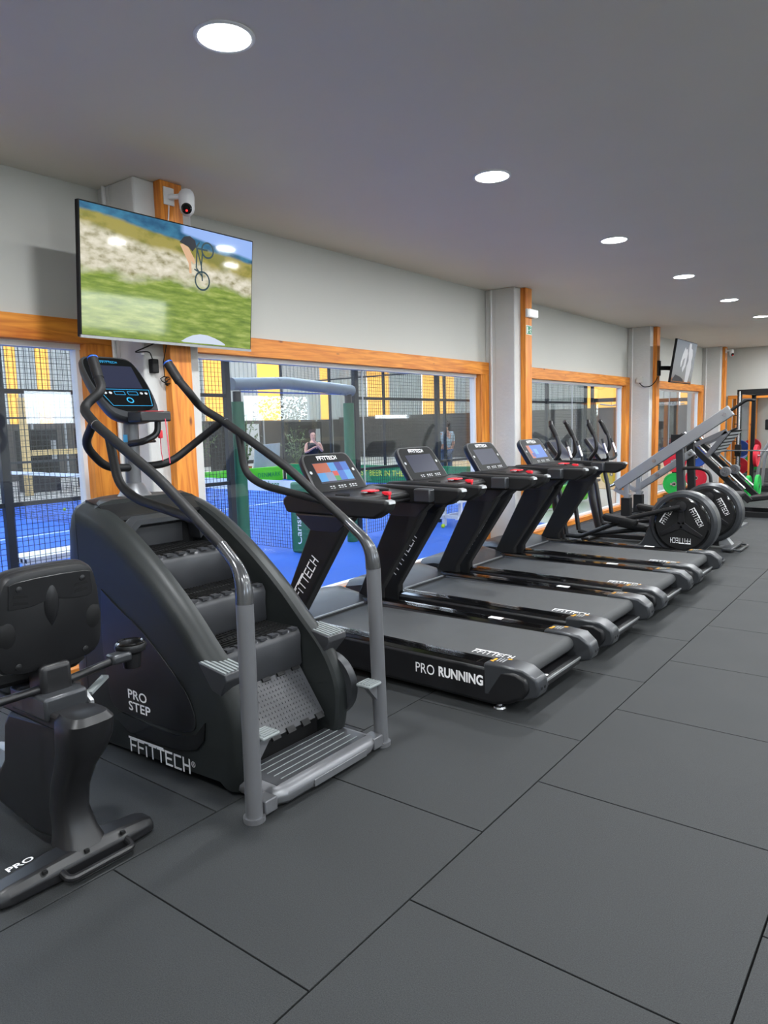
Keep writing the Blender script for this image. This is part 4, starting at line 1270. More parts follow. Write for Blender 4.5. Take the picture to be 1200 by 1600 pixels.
    logo('white_print', t, (-2.16, yc - .285, .2512), (1, 0, 0), (0, 1, 0), .26, .05, t=.17)
    MB().box(-3.3, -2.0, yc - .33, yc + .33, .06, .15).build('deck', 'matte_black', t)
    # motor hood
    R_ = []
    for y_, hh in ((-W + .01, .0), (-.41, .045), (-.33, .052), (0, .060), (.33, .052), (.41, .045), (W - .01, .0)):
        R_.append([(-4.0, yc + y_, .07), (-4.02, yc + y_, .16), (-3.97, yc + y_, .255 + hh), (-3.80, yc + y_, .285 + hh), (-3.62, yc + y_, .275 + hh * .6), (-3.47, yc + y_, .252 + hh * .1), (-3.47, yc + y_, .07)])
    hd = MB().rings(R_).build('motor_hood', 'graphite_dark', t, ang=40)
    MB().bar((-3.468, yc - .29, .262), (-3.468, yc + .29, .262), .012, .01).build('hood_edge', 'grey_steel', hd)
    # console bridge
    MB().rings([[(-3.50, yc - .37, 1.06), (-3.05, yc - .37, 1.06), (-3.08, yc - .37, 1.135), (-3.40, yc - .37, 1.165), (-3.50, yc - .37, 1.15)], [(-3.50, yc + .37, 1.06), (-3.05, yc + .37, 1.06), (-3.08, yc + .37, 1.135), (-3.40, yc + .37, 1.165), (-3.50, yc + .37, 1.15)]]).build('console_bridge', 'black_plastic', t, bevel=.012)
    tr = MB()
    for y_ in (-.22, .22): tr.lathe([(.001, .0), (.045, .001), (.05, .003), (.05, .012), (.001, .004)], (-3.20, yc + y_, 1.145), 'z', 16)
    tr.build('cup_holder', 'matte_black', t)
    MB().box(-2.98, -2.84, yc + .30, yc + .37, 1.06, 1.155).build('arm_joint', 'graphite_dark', t, bevel=.01)
    MB().bar((-3.08, yc - .365, 1.10), (-3.08, yc + .365, 1.10), .05, .04).build('front_handle', 'soft_black', t, bevel=.015)
    k = MB().box(-3.22, -3.13, yc + .0, yc + .10, 1.15, 1.162).build('stop_button', 'red_plastic', t, bevel=.004)
    MB().box(-3.10, -3.04, yc + .085, yc + .12, 1.125, 1.15).build('safety_key', 'red_plastic', t, bevel=.004)
    MB().box(-3.05, -3.04, yc + .095, yc + .107, 1.07, 1.125).build('safety_key_cord', 'red_plastic', t)
    MB().box(-3.18, -3.14, yc - .06, yc - .02, 1.150, 1.158).build('sensor_plate', 'grey_steel', t, bevel=.003)
    # console screen
    b0 = Vector((-3.36, yc, 1.13)); v_ = Vector((-.20, 0, .292)).normalized(); n_ = Vector((v_.z, 0, -v_.x)); Ln = .355
    Q = lambda u, v, d: b0 + Vector((0, u, 0)) + v_ * v + n_ * d
    ol = smooth2([(-.275, .0), (.275, .0), (.278, .05), (.272, .20), (.258, .31), (.225, .35), (.15, .356), (-.15, .356), (-.225, .35), (-.258, .31), (-.272, .20), (-.278, .05), (-.275, .0)], 3)[:-1]
    co_ = MB().rings([[Q(p.x * k_, .18 + (p.y - .18) * k_, d_) for p in ol] for k_, d_ in ((.86, -.07), (.96, -.05), (1, -.02), (1, -.005), (.98, .0))]).build('console', 'black_plastic', t, ang=40)
    fc_ = MB().rings([[Q(p.x * .93, .18 + (p.y - .18) * .93, d_) for p in ol] for d_ in (0.0, .002)]).build('console_face', 'screen_face', co_)
    sq = ((-.185, .105), (.185, .105), (.185, .275), (-.185, .275))
    s_ = MB().rings([[Q(u, v, d_) for u, v in sq] for d_ in (.002, .0032)]).build('screen', 'screen_dark', co_)
    logo('white_print', fc_, Q(-.10, .298, .0024), (0, 1, 0), v_, .20, .026, t=.19)
    k = MB()
    for u in (-.235, .222): ringflat(k, Q, (u, .20), .013, .012, .0024, 10)
    for i, u in enumerate((-.12, -.09, -.03, .0, .03, .09, .12, .15)): lineflat(k, Q, (u, .075), (u + .02, .075), .008, .0024); lineflat(k, Q, (u, .060), (u + .02, .060), .005, .0024)
    k.build('keys', 'grey_print', fc_)
    return t, Q


tm, QT = make_treadmill()
tl = ['black treadmill nearest the stair climber, PRO RUNNING on its side', 'second black treadmill from the stair climber, blank dark screen', 'third black treadmill from the stair climber, blank dark screen', 'farthest black treadmill of the row, next to the elliptical trainers']
tms = [tm] + [copy_tree(tm, (0, y - TY[0], 0)) for y in TY[1:]]
for o, l in zip(tms, tl): o['label'] = l
emis('app_orange', rgb(190, 100, 70), .7); emis('app_blue', rgb(45, 105, 200), .8); emis('app_sky', rgb(70, 150, 215), .8); emis('app_grey', rgb(130, 150, 190), .7); emis('app_green', rgb(60, 140, 70), .8); emis('app_red', rgb(200, 70, 60), .8); emis('app_deep', rgb(35, 60, 150), .8)
SET = ['app_orange', 'app_blue', 'app_sky', 'app_grey', 'app_green', 'app_red', 'app_deep']
GR = [(0, .5, .42, 1, 0), (.42, .55, .62, 1, 2), (.62, .55, .80, 1, 6), (.80, .55, 1, 1, 1), (0, .05, .22, .5, 2), (.22, .05, .45, .5, 3), (.45, .30, .60, .55, 5), (.45, .05, .60, .30, 4), (.60, .05, .80, .55, 1), (.80, .05, 1, .55, 2)]
for idx, dim in ((0, GR), (3, [(0, 0, .2, 1, 0), (.2, 0, 1, 1, 1), (.35, .3, .55, .7, 2), (.1, .1, .3, .4, 6)])):
    scr_ = [c for c in tms[idx].children if c.name.startswith('console') and not c.name.startswith('console_b')][0]
    scr_ = [c for c in scr_.children if c.name.startswith('screen')][0]
    b = MB(); dy = TY[idx] - TY[0]; off = Vector((0, dy, 0))
    for n_, (u0, v0, u1, v1, c) in enumerate(dim):
        b.mi = c; dd = .0036 + n_ * .00008
        b.quad(*[QT(-.18 + .36 * u, .11 + .16 * v, dd) + off for u, v in ((u0, v0), (u1, v0), (u1, v1), (u0, v1))])
    o = b.build('screen_image', SET, None)
    for v in o.data.vertices: v.co -= Vector((-2.75, TY[idx], 0))
    o.parent = scr_


# ------------------------------------------------------------------ recumbent bike at the left edge
BY = 1.32
bk = thing('recumbent_bike', (-2.9, BY, 0), 'black recumbent exercise bike seen from behind, cut by the left edge', 'exercise bike')
# rear foot beam
R_ = []
for y, w, h in ((.98, .045, .055), (1.02, .06, .07), (1.20, .07, .082), (1.32, .072, .086), (1.44, .07, .082), (1.56, .058, .07), (1.60, .045, .055)):
    R_.append([(-2.50 - w, y, .008), (-2.50 + w, y, .008), (-2.50 + w, y, h * .62), (-2.50 + w * .6, y, h), (-2.50 - w * .6, y, h), (-2.50 - w, y, h * .62)])
fb = MB().rings(R_).build('rear_foot', 'satin_black', bk, bevel=.008, ang=40)
text('PRO', 'white_print', fb, (-2.535, 1.06, .0785), (0, 1, .03), (-1, 0, 0), width=.095, height=.03, bold=.02)
for y in (1.14, 1.30, 1.45):
    MB().box(-2.445, -2.432, y - .008, y + .008, .066, .078).build('slot', 'matte_black', fb)
MB().tube([(-2.44, 1.20, .04), (-2.385, 1.20, .028), (-2.385, 1.46, .028), (-2.44, 1.46, .04)], .014, 10, .035).build('lift_handle', 'satin_black', bk)
# curved rear column
rows = [(.075, -2.53, .085, .085), (.12, -2.55, .075, .07), (.20, -2.58, .07, .06), (.29, -2.56, .068, .06), (.38, -2.51, .068, .065), (.45, -2.46, .075, .08), (.52, -2.43, .085, .09), (.585, -2.42, .088, .09), (.61, -2.42, .07, .07)]
R_ = []
for z, x, hx, hy in rows:
    R_.append([(x + hx * math.copysign(abs(math.cos(a)) ** .6, math.cos(a)), BY + hy * math.copysign(abs(math.sin(a)) ** .6, math.sin(a)), z) for a in [2 * PI * i / 20 for i in range(20)]])
MB().rings(R_).build('rear_column', 'satin_black', bk, ang=40)
MB().prism([(-3.9, .36), (-3.55, .16), (-3.2, .10), (-2.75, .05), (-2.55, .08), (-2.58, .25), (-2.52, .42), (-2.45, .56), (-2.9, .52), (-2.95, .46), (-2.98, .30), (-3.03, .24), (-3.3, .24), (-3.6, .36), (-3.9, .60)], BY - .055, BY + .055, 'y').build('main_frame', 'satin_black', bk, bevel=.02, seg=3)
MB().tube([(-3.35, BY + .09, .17), (-3.1, BY + .12, .17), (-2.95, BY + .10, .17)], .05, 14, .05).build('pedal_boot', 'grey_steel', bk)
# seat rail, carriage
MB().box(-3.25, -2.47, BY - .07, BY + .07, .535, .60).build('seat_rail', 'satin_black', bk, bevel=.012)
MB().box(-2.80, -2.53, BY - .085, BY + .085, .565, .655).build('carriage', 'graphite_dark', bk, bevel=.012)
MB().prism([(-2.80, .60), (-2.78, .655), (-2.56, .625), (-2.52, .60), (-2.52, .585), (-2.57, .60), (-2.76, .63)], BY + .086, BY + .10, 'y').build('lever_guard', 'grey_steel', bk)
MB().bar((-2.60, BY + .125, .60), (-2.66, BY + .235, .625), .03, .012).build('adjust_lever', 'pad_grey', bk)
seat = smooth2([(-3.2, 1.22), (-3.15, 1.10), (-2.95, 1.07), (-2.78, 1.10), (-2.74, 1.22), (-2.74, 1.42), (-2.78, 1.54), (-2.95, 1.57), (-3.15, 1.54), (-3.2, 1.42), (-3.2, 1.22)], 3)[:-1]
MB().rings([[(-2.96 + (p.x + 2.96) * k_, BY + (p.y - BY) * k_, z) for p in seat] for k_, z in ((.92, .665), (1, .685), (1, .72), (.9, .745))]).build('seat', 'soft_black', bk)
MB().box(-2.70, -2.585, BY - .06, BY + .06, .60, .76).build('back_post', 'satin_black', bk, bevel=.02, seg=3)
MB().box(-2.655, -2.615, BY - .04, BY + .04, .70, .86).build('back_stem', 'satin_black', bk, bevel=.01)
# backrest, leaning back a little
o0 = Vector((-2.625, BY, .735)); bu = Vector((0, 1, 0)); bv = Vector((.10, 0, 1)).normalized(); bn_ = Vector((bv.z, 0, -bv.x))
BP = lambda u, v, d: o0 + bu * u + bv * v + bn_ * d
ol = smooth2([(-.10, .0), (.10, .0), (.18, .02), (.21, .08), (.205, .22), (.19, .32), (.165, .375), (.10, .395), (-.10, .395), (-.165, .375), (-.19, .32), (-.205, .22), (-.21, .08), (-.18, .02), (-.10, .0)], 3)[:-1]
RB = []
for k_, d_ in ((.80, -.095), (.95, -.085), (1, -.06), (1, -.035), (.985, -.02)):
    RB.append([BP(p.x * k_, .2 + (p.y - .2) * k_, d_) for p in ol])
br = MB().rings(RB).build('backrest', 'soft_black', bk, ang=40)
RB = []
for k_, d_ in ((.99, -.03), (.99, -.012), (.95, .006), (.86, .013)):
    RB.append([BP(p.x * k_, .2 + (p.y - .2) * k_, d_) for p in ol])
bs = MB().rings(RB).build('back_shell', 'black_plastic', bk, ang=35)
pn = smooth2([(-.16, .265), (-.08, .262), (0, .275), (.08, .262), (.16, .265), (.155, .33), (.13, .362), (-.13, .362), (-.155, .33), (-.16, .265)], 3)[:-1]
MB().rings([[BP(p.x, p.y, d_) for p in pn] for d_ in (.012, .0175)]).build('upper_panel', 'satin_black', bs, bevel=.002)
sp_ = smooth2([(0, .17), (.025, .22), (.028, .28), (.015, .325), (0, .34), (-.015, .325), (-.028, .28), (-.025, .22), (0, .17)], 3)[:-1]
MB().rings([[BP(p.x * k_, .25 + (p.y - .25) * k_, d_) for p in sp_] for k_, d_ in ((1, .0135), (.7, .023), (.3, .026))]).build('spine', 'satin_black', bs)
for s in (-1, 1):
    for v in (.285, .31):
        MB().rings([[BP(s * .115 + u, v + w_ + .006 * (u > 0) * s, d_) for u, w_ in ((-.028, -.005), (.028, -.005), (.024, .006), (-.024, .006))] for d_ in (.0172, .0186)]).build('vent', 'matte_black', bs)
    MB().lathe([(.012, .0), (.011, .003), (.004, .005)], BP(s * .12, .335, .017), 'x', 12).build('bolt_cap', 'black_plastic', bs)
    MB().lathe([(.013, .0), (.012, .004), (.004, .006)], BP(s * .13, .045, .012), 'x', 12).build('bolt_cap', 'black_plastic', bs)
    ell = [(s * .185 + .035 * math.cos(2 * PI * i / 16), .17 + .055 * math.sin(2 * PI * i / 16)) for i in range(16)]
    MB().rings([[BP(s * .165 + (u - s * .185) * k_, .17 + (v - .17) * k_, d_) for u, v in ell] for k_, d_ in ((1, .0095), (.75, .016))]).build('side_dimple', 'soft_black', bs)
# hand bars and cup holder
MB().tube([(-2.63, BY - .40, .66), (-2.62, BY - .06, .668), (-2.62, BY + .06, .672), (-2.63, BY + .26, .69)], .016, 12).build('hand_bar', 'satin_black', bk)
MB().tube([(-2.63, BY - .40, .66), (-2.7, BY - .43, .66), (-2.85, BY - .44, .68)], .016, 12, .05).build('hand_bar', 'satin_black', bk)
MB().tube([(-2.632, BY - .32, .662), (-2.63, BY - .26, .664)], .021, 12).build('bar_clamp', 'black_plastic', bk)
MB().box(-2.665, -2.60, BY + .24, BY + .33, .675, .715).build('cup_arm', 'graphite_dark', bk, bevel=.012)
ch = MB().lathe([(.035, -.06), (.042, .0), (.062, .015), (.066, .03), (.062, .042), (.055, .046), (.044, .046), (.038, .02), (.034, -.05), (.001, -.05)], (-2.66, BY + .36, .69), 'z', 24, True).build('cup_holder', 'satin_black', bk)
MB().lathe([(.046, .045), (.052, .052), (.060, .047), (.052, .042), (.046, .045)], (-2.66, BY + .36, .69), 'z', 24, False).build('rim', 'gloss_black', ch)


# ------------------------------------------------------------------ elliptical trainers
def make_elliptical():
    yc = 8.36
    t = thing('elliptical_trainer', (-3.0, yc, 0), '', 'exercise machine', 'elliptical trainers beyond the treadmills')
    cx, cz, r = -2.21, .44, .365
    hs = MB().lathe([(.02, -.10), (r - .03, -.10), (r, -.075), (r, .075), (r - .03, .10), (.02, .10)], (cx, yc, cz), 'y', 48).build('wheel_housing', 'graphite_dark', t, ang=30)
    for s in (-1, 1):
        cvr = MB().lathe([(.01, 0), (.29, 0), (.30, -s * .006), (.305, -s * .02), (.30, -s * .03)], (cx, yc + s * .12, cz), 'y', 40).build('wheel_cover', 'gloss_black', t)
        MB().lathe([(.01, s * .0), (.272, s * .0), (.275, s * .005), (.01, s * .005)], (cx, yc + s * .1205, cz), 'y', 40).build('disc', 'matte_black', cvr)
        for a in (PI / 2, PI / 2 + 2 * PI / 3, PI / 2 + 4 * PI / 3):
            d = Vector((math.cos(a), 0, math.sin(a))); n = Vector((-math.sin(a), 0, math.cos(a))); c = Vector((cx, yc + s * .128, cz))
            k = MB(); k.rings([[c + d * q + n * w_ + Vector((0, y_, 0)) for q, w_ in ((.0, -.04), (.25, -.018), (.25, .018), (.0, .04))] for y_ in (0, s * .008)]); k.build('spoke', 'satin_black', cvr, bevel=.004)
        if s < 0:
            for a in (PI / 6, PI * 5 / 6, PI * 3 / 2):
                d = Vector((math.cos(a), 0, math.sin(a))); rt = Vector((math.sin(a), 0, -math.cos(a)))
                if a > PI: rt = -rt * -1
                logo('white_print', cvr, Vector((cx, yc - .1265, cz)) + d * .155 - rt * .10, rt, d, .21, .05, t=.14)
        MB().lathe([(.02, 0), (.055, 0), (.058, s * .03), (.02, s * .035)], (cx, yc + s * .135, cz + .20 * s * -1), 'y', 20).build('crank_hub', 'satin_black', t)
        zc = cz - s * .20
        ar = MB().tube([(cx, yc + s * .17, zc), (-2.75, yc + s * .18, .40 - s * .09), (-3.35, yc + s * .19, .22 - s * .01), (-3.52, yc + s * .19, .24)], .027, 12, .06).build('pedal_arm', 'satin_black', t)
        px_, pz = -2.86, .40 - s * .055
        pdl = smooth2([(-.20, -.05), (-.15, -.075), (.12, -.07), (.19, -.035), (.19, .035), (.12, .07), (-.15, .075), (-.20, .05), (-.20, -.05)], 3)[:-1]
        MB().rings([[(px_ + p.x * k_, yc + s * .19 + p.y * k_, pz + z_ - p.x * .12) for p in pdl] for k_, z_ in ((.9, -.03), (1, .0), (1, .03), (.92, .045))]).build('pedal', 'soft_black', t)
        # swing arm: lower link and upper handle
        MB().tube([(-3.52, yc + s * .19, .25), (-3.60, yc + s * .20, .75), (-3.66, yc + s * .21, .98)], .028, 12).build('swing_arm', 'satin_black', t)
        h_ = MB().tube([(-3.66, yc + s * .21, .97), (-3.70, yc + s * .22, 1.08), (-3.58, yc + s * .24, 1.22), (-3.60, yc + s * .245, 1.38), (-3.70, yc + s * .235, 1.56), (-3.72, yc + s * .20, 1.60)], .025, 12, .06).build('handlebar', 'satin_black', t)
        MB().tube([(-3.625, yc + s * .244, 1.42), (-3.70, yc + s * .235, 1.56)], .030, 12).build('grip', 'soft_black', h_)
        f_ = MB().tube([(-3.72, yc + s * .05, 1.08), (-3.50, yc + s * .12, 1.08), (-3.46, yc + s * .16, 1.12), (-3.54, yc + s * .165, 1.36)], .016, 10, .05).build('fixed_handle', 'satin_black', t)
        MB().tube([(-3.475, yc + s * .161, 1.17), (-3.52, yc + s * .164, 1.30)], .0185, 10).build('pulse_sensor', 'steel', f_)
    # curved fairing from wheel to the base
    MB().prism(smooth2([(-2.55, .36), (-2.60, .28), (-2.68, .17), (-2.85, .10), (-3.1, .085)], 3) and [(p.x, p.y) for p in smooth2([(-2.45, .55), (-2.58, .40), (-2.64, .24), (-2.74, .15), (-2.95, .11)], 3)] + [(-2.95, .05), (-2.2, .05), (-2.0, .2)], yc - .085, yc + .085, 'y').build('fairing', 'graphite_dark', t, bevel=.015)
    MB().box(-3.75, -2.1, yc - .05, yc + .05, .03, .09).build('base_rail', 'satin_black', t, bevel=.01)
    rf_ = MB().box(-2.02, -1.90, yc - .31, yc + .31, .012, .055).build('rear_foot', 'graphite_dark', t, bevel=.014)
    MB().tube([(-1.92, yc - .24, .03), (-1.83, yc - .24, .022), (-1.83, yc + .24, .022), (-1.92, yc + .24, .03)], .013, 10, .04).build('lift_handle', 'graphite_dark', rf_)
    MB().prism([(-2.10, .05), (-1.95, .05), (-2.02, .14), (-2.10, .14)], yc - .06, yc + .06, 'y').build('foot_bracket', 'grey_steel', rf_)
    MB().box(-3.78, -3.66, yc - .28, yc + .28, .012, .055).build('front_foot', 'satin_black', t, bevel=.012)
    for xx in (-1.96, -3.72):
        for s in (-1, 1): MB().cyl((xx, yc + s * .25, 0), (xx, yc + s * .25, .02), .025, 12).build('foot_pad', 'matte_black', t)
    MB().tube([(-3.60, yc, .06), (-3.74, yc, .6), (-3.78, yc, 1.10)], [.06, .045], 14, .1).build('mast', 'satin_black', t)
    b0 = Vector((-3.55, yc, 1.09)); v_ = Vector((-.24, 0, .32)).normalized(); n_ = Vector((v_.z, 0, -v_.x))
    Q = lambda u, v, d: b0 + Vector((0, u, 0)) + v_ * v + n_ * d
    ol = smooth2([(-.15, .0), (.15, .0), (.165, .06), (.165, .30), (.14, .36), (-.14, .36), (-.165, .30), (-.165, .06), (-.15, .0)], 3)[:-1]
    c_ = MB().rings([[Q(p.x * k_, .18 + (p.y - .18) * k_, d_) for p in ol] for k_, d_ in ((.85, -.06), (1, -.035), (1, -.006), (.97, .0))]).build('console', 'black_plastic', t, ang=40)
    MB().rings([[Q(u, v, d_) for u, v in ((-.13, .08), (.13, .08), (.13, .33), (-.13, .33))] for d_ in (.0, .002)]).build('screen', 'screen_dark', c_)
    MB().box(-3.70, -3.54, yc - .10, yc + .10, 1.03, 1.10).build('tray', 'satin_black', t, bevel=.012)
    return t


et = make_elliptical()
et['label'] = 'nearer elliptical trainer with a big round black drive wheel, beside the last treadmill'
et2 = copy_tree(et, (0.02, 1.12, 0))
et2['label'] = 'farther elliptical trainer, its drive wheel half hidden by the nearer one'


# ------------------------------------------------------------------ strength machines
def bumper(name_label, m, c, r, axis, grp='coloured weight plates', w=.045):
    t = thing('weight_plate', c, name_label, 'weight plate', grp)
    MB().lathe([(.025, -w / 2), (.07, -w / 2), (.075, -w / 2 + .006), (r - .04, -w / 2 + .006), (r - .035, -w / 2), (r - .005, -w / 2), (r, -w / 2 + .006), (r, w / 2 - .006), (r - .005, w / 2), (r - .035, w / 2), (r - .04, w / 2 - .006), (.075, w / 2 - .006), (.07, w / 2), (.025, w / 2), (.025, -w / 2)], c, axis, 32, False).build('disc', m, t)
    MB().lathe([(.0245, -w / 2 - .003), (.045, -w / 2 - .003), (.045, w / 2 + .003), (.0245, w / 2 + .003), (.0245, -w / 2 - .003)], c, axis, 20, False).build('hub', 'steel', t)
    return t


# lever machine with the long grey beam
lm = thing('lever_machine', (-3.1, 11.5, 0), 'plate loaded machine with a long diagonal grey lever beam', 'exercise machine')
for s, yy in ((0, 11.28), (1, 11.86)):
    a, b_ = Vector((-4.02, yy, .56)), Vector((-2.38, yy, 1.695))
    if s: a, b_ = Vector((-3.85, yy, .50)), Vector((-3.02, yy, 1.08))
    bm_ = MB().bar(a, b_, .10 - .03 * s, .155 - .05 * s).build('lever_beam', 'grey_steel', lm, bevel=.008)
    for q in (.36, .95):
        c = a.lerp(b_, q); MB().lathe([(.002, -.06), (.028, -.06), (.028, .06), (.002, .06)], c, 'y', 16).build('bolt', 'steel', bm_)
    d = (b_ - a).normalized()
    if not s: MB().tube([b_ - d * .02, b_ + d * .16, b_ + d * .26 + Vector((0, 0, .0)), b_ + d * .26 + Vector((.10, 0, -.03))], .022, 10, .05).build('handle', 'soft_black', bm_)
    MB().bar((-3.86, yy, .10), (-3.86, yy, .74), .075, .075, (1, 0, 0)).build('front_post', 'grey_steel', lm, bevel=.006)
    MB().box(-3.93, -3.79, yy - .06, yy + .06, .05, .38).build('post_sleeve', 'matte_black', lm, bevel=.006)
    up = MB().bar((-3.02, yy + .02, .08), (-3.08, yy + .02, 1.22), .08, .11, (1, 0, 0)).build('upright', 'graphite_dark' if s == 0 else 'matte_black', lm, bevel=.006)
    MB().box(-3.20, -3.02, yy - .03, yy + .05, 1.20, 1.36).build('stop_block', 'matte_black', lm, bevel=.008)
    MB().bar((-4.05, yy, .05), (-2.5, yy, .05), .08, .08).build('base_rail', 'matte_black', lm, bevel=.006)
    MB().tube([(-4.02, yy - .02, .60), (-4.13, yy - .02, .55), (-4.15, yy - .02, .60)], .024, 10, .03).build('plate_peg', 'steel', bm_)
    MB().bar((-4.05, yy, .52), (-3.8, yy, .40), .06, .07).build('lower_link', 'grey_steel', lm, bevel=.005)
MB().bar((-3.02, 11.2, .05), (-3.02, 11.95, .05), .08, .08).build('cross_rail', 'matte_black', lm)
MB().bar((-3.86, 11.2, .05), (-3.86, 11.95, .05), .08, .08).build('cross_rail', 'matte_black', lm)
MB().tube([(-3.0, 11.2, .86), (-2.75, 11.2, .87), (-2.62, 11.2, .80), (-2.60, 11.2, .62)], .026, 12, .10).build('side_handle', 'satin_black', lm)
MB().box(-2.75, -2.25, 11.35, 11.75, .42, .50).build('seat_pad', 'soft_black', lm, bevel=.03)
MB().bar((-2.3, 11.55, .0), (-2.3, 11.55, .42), .07, .07, (1, 0, 0)).build('seat_post', 'graphite', lm)
MB().box(-2.40, -2.20, 11.35, 11.75, .0, .03).build('seat_foot', 'graphite', lm)
MB().bar((-3.0, 11.55, .10), (-2.3, 11.55, .30), .07, .07).build('seat_brace', 'matte_black', lm)

# leg press
lp = thing('leg_press', (-2.7, 13.0, 0), 'inclined leg press with a striped foot plate and black rails', 'exercise machine')
for yy in (12.65, 13.3):
    MB().bar((-3.45, yy, 1.32), (-2.35, yy, .25), .07, .09).build('slide_rail', 'matte_black', lp, bevel=.006)
    MB().tube([(-3.40, yy + .1, 1.36), (-2.45, yy + .1, .44)], .018, 10).build('guide_rod', 'steel', lp)
    MB().bar((-3.40, yy, .04), (-3.40, yy, 1.28), .07, .07, (1, 0, 0)).build('upright', 'matte_black', lp)
    MB().bar((-3.5, yy, .04), (-2.0, yy, .04), .08, .08).build('base_rail', 'matte_black', lp)
    MB().bar((-3.25, yy, 1.13), (-2.72, yy, 1.38), .05, .07).build('sled_arm', 'graphite', lp)
    MB().bar((-3.05, yy, .92), (-2.72, yy, 1.36), .05, .07).build('sled_arm', 'graphite', lp)
    MB().lathe([(.002, -.06), (.075, -.06), (.08, .0), (.075, .06), (.002, .06)], (-2.72, yy - .02, .72), 'y', 20).build('pivot', 'graphite', lp)
    MB().lathe([(.002, -.075), (.04, -.075), (.04, -.055), (.002, -.055)], (-2.72, yy - .02, .72), 'y', 16).build('pivot_cap', 'steel', lp)
fp = MB(); o0 = Vector((-2.92, 0, 1.02)); fv = Vector((.30, 0, .40)).normalized(); fn = Vector((fv.z, 0, -fv.x))
fpo = MB().rings([[o0 + fv * v + fn * d_ + Vector((0, y, 0)) for y, v in ((12.62, 0), (13.36, 0), (13.36, .46), (12.62, .46))] for d_ in (0, .012)]).build('foot_plate', 'matte_black', lp)
for i in range(6):
    MB().rings([[o0 + fv * v + fn * d_ + Vector((0, y, 0)) for y, v in ((12.63, .02 + i * .072), (13.35, .02 + i * .072), (13.35, .058 + i * .072), (12.63, .058 + i * .072))] for d_ in (.012, .018)]).build('tread_strip', 'grey_print', fpo)
MB().rings([[o0 + fv * v + fn * d_ + Vector((0, y, 0)) for y, v in ((12.62, 0), (13.36, 0), (13.36, .46), (12.62, .46))] for d_ in (-.004, -.001)]).build('plate_back', 'grey_steel', fpo)
MB().tube([o0 + fv * .44 + Vector((0, 12.6, 0)), o0 + fv * .50 + Vector((.06, 12.6, 0))], .016, 8).build('catch_hook', 'matte_black', lp)
MB().prism([(-2.42, .22), (-1.95, .30), (-1.95, .38), (-2.42, .30)], 12.75, 13.2, 'y').build('seat_pad', 'soft_black', lp, bevel=.02)
MB().prism([(-2.0, .34), (-1.62, .70), (-1.68, .77), (-2.06, .40)], 12.75, 13.2, 'y').build('back_pad', 'soft_black', lp, bevel=.02)
MB().bar((-2.0, 12.98, .04), (-1.9, 12.98, .34), .08, .08, (1, 0, 0)).build('seat_post', 'matte_black', lp)

# squat rack with a barbell
rk = thing('squat_rack', (-2.7, 15.5, 0), 'tall black squat rack with steel guide posts at the right edge', 'rack')
for yy in (14.9, 16.2):
    for xx in (-3.0, -1.8):
        MB().bar((xx, yy, 0.0), (xx, yy, 2.08), .07, .07, (1, 0, 0)).build('upright', 'matte_black', rk)
for yy in (14.9, 16.2):
    MB().bar((-3.04, yy, 2.05), (-1.76, yy, 2.05), .07, .09).build('top_beam', 'matte_black', rk)
for xx in (-3.0, -1.8):
    MB().bar((xx, 14.9, 2.05), (xx, 16.2, 2.05), .07, .07).build('top_beam', 'matte_black', rk)
    MB().bar((xx, 14.9, .05), (xx, 16.2, .05), .08, .08).build('base_beam', 'matte_black', rk)
    gr = MB().tube([(xx + .02, 14.78, .02), (xx + .02, 14.78, 2.06)], .02, 12).build('guide_post', 'steel', rk)
    for i in range(9): MB().cyl((xx + .02, 14.86, .5 + i * .16), (xx - .06, 14.80, .5 + i * .16), .009, 6).build('catch_pin', 'matte_black', rk)
    MB().box(xx - .03, xx + .07, 14.74, 14.82, .86, 1.08).build('bar_carriage', 'matte_black', rk, bevel=.006)
    MB().box(xx - .02, xx + .06, 14.67, 14.739, .935, .9555).build('bar_hook', 'matte_black', rk)
    MB().bar((xx, 14.82, .04), (xx, 14.82, .62), .06, .06, (1, 0, 0)).build('spotter_leg', 'graphite', rk)
MB().cyl((-2.965, 16.2, .80), (-2.84, 16.2, .80), .0235, 12).build('plate_peg', 'steel', rk)
br_ = thing('barbell', (-2.4, 14.78, .97), 'long steel barbell held across the squat rack', 'barbell')
MB().tube([(-3.45, 14.70, .97), (-1.2, 14.70, .97)], .014, 12).build('shaft', 'steel', br_)
for xa, xb in ((-3.50, -3.15), (-1.5, -1.15)): MB().tube([(xa, 14.70, .97), (xb, 14.70, .97)], .025, 14).build('sleeve', 'steel', br_)
bumper('green plate standing beside the squat rack, nearer one', 'plate_green', (-2.91, 15.45, .2265), .225, 'x', w=.06)
bumper('green plate standing beside the squat rack, farther one', 'plate_green', (-2.80, 15.75, .2265), .225, 'x', w=.06)
bumper('red plate hung behind the squat rack upright', 'plate_red', (-2.92, 16.2, .80), .225, 'x', w=.06)

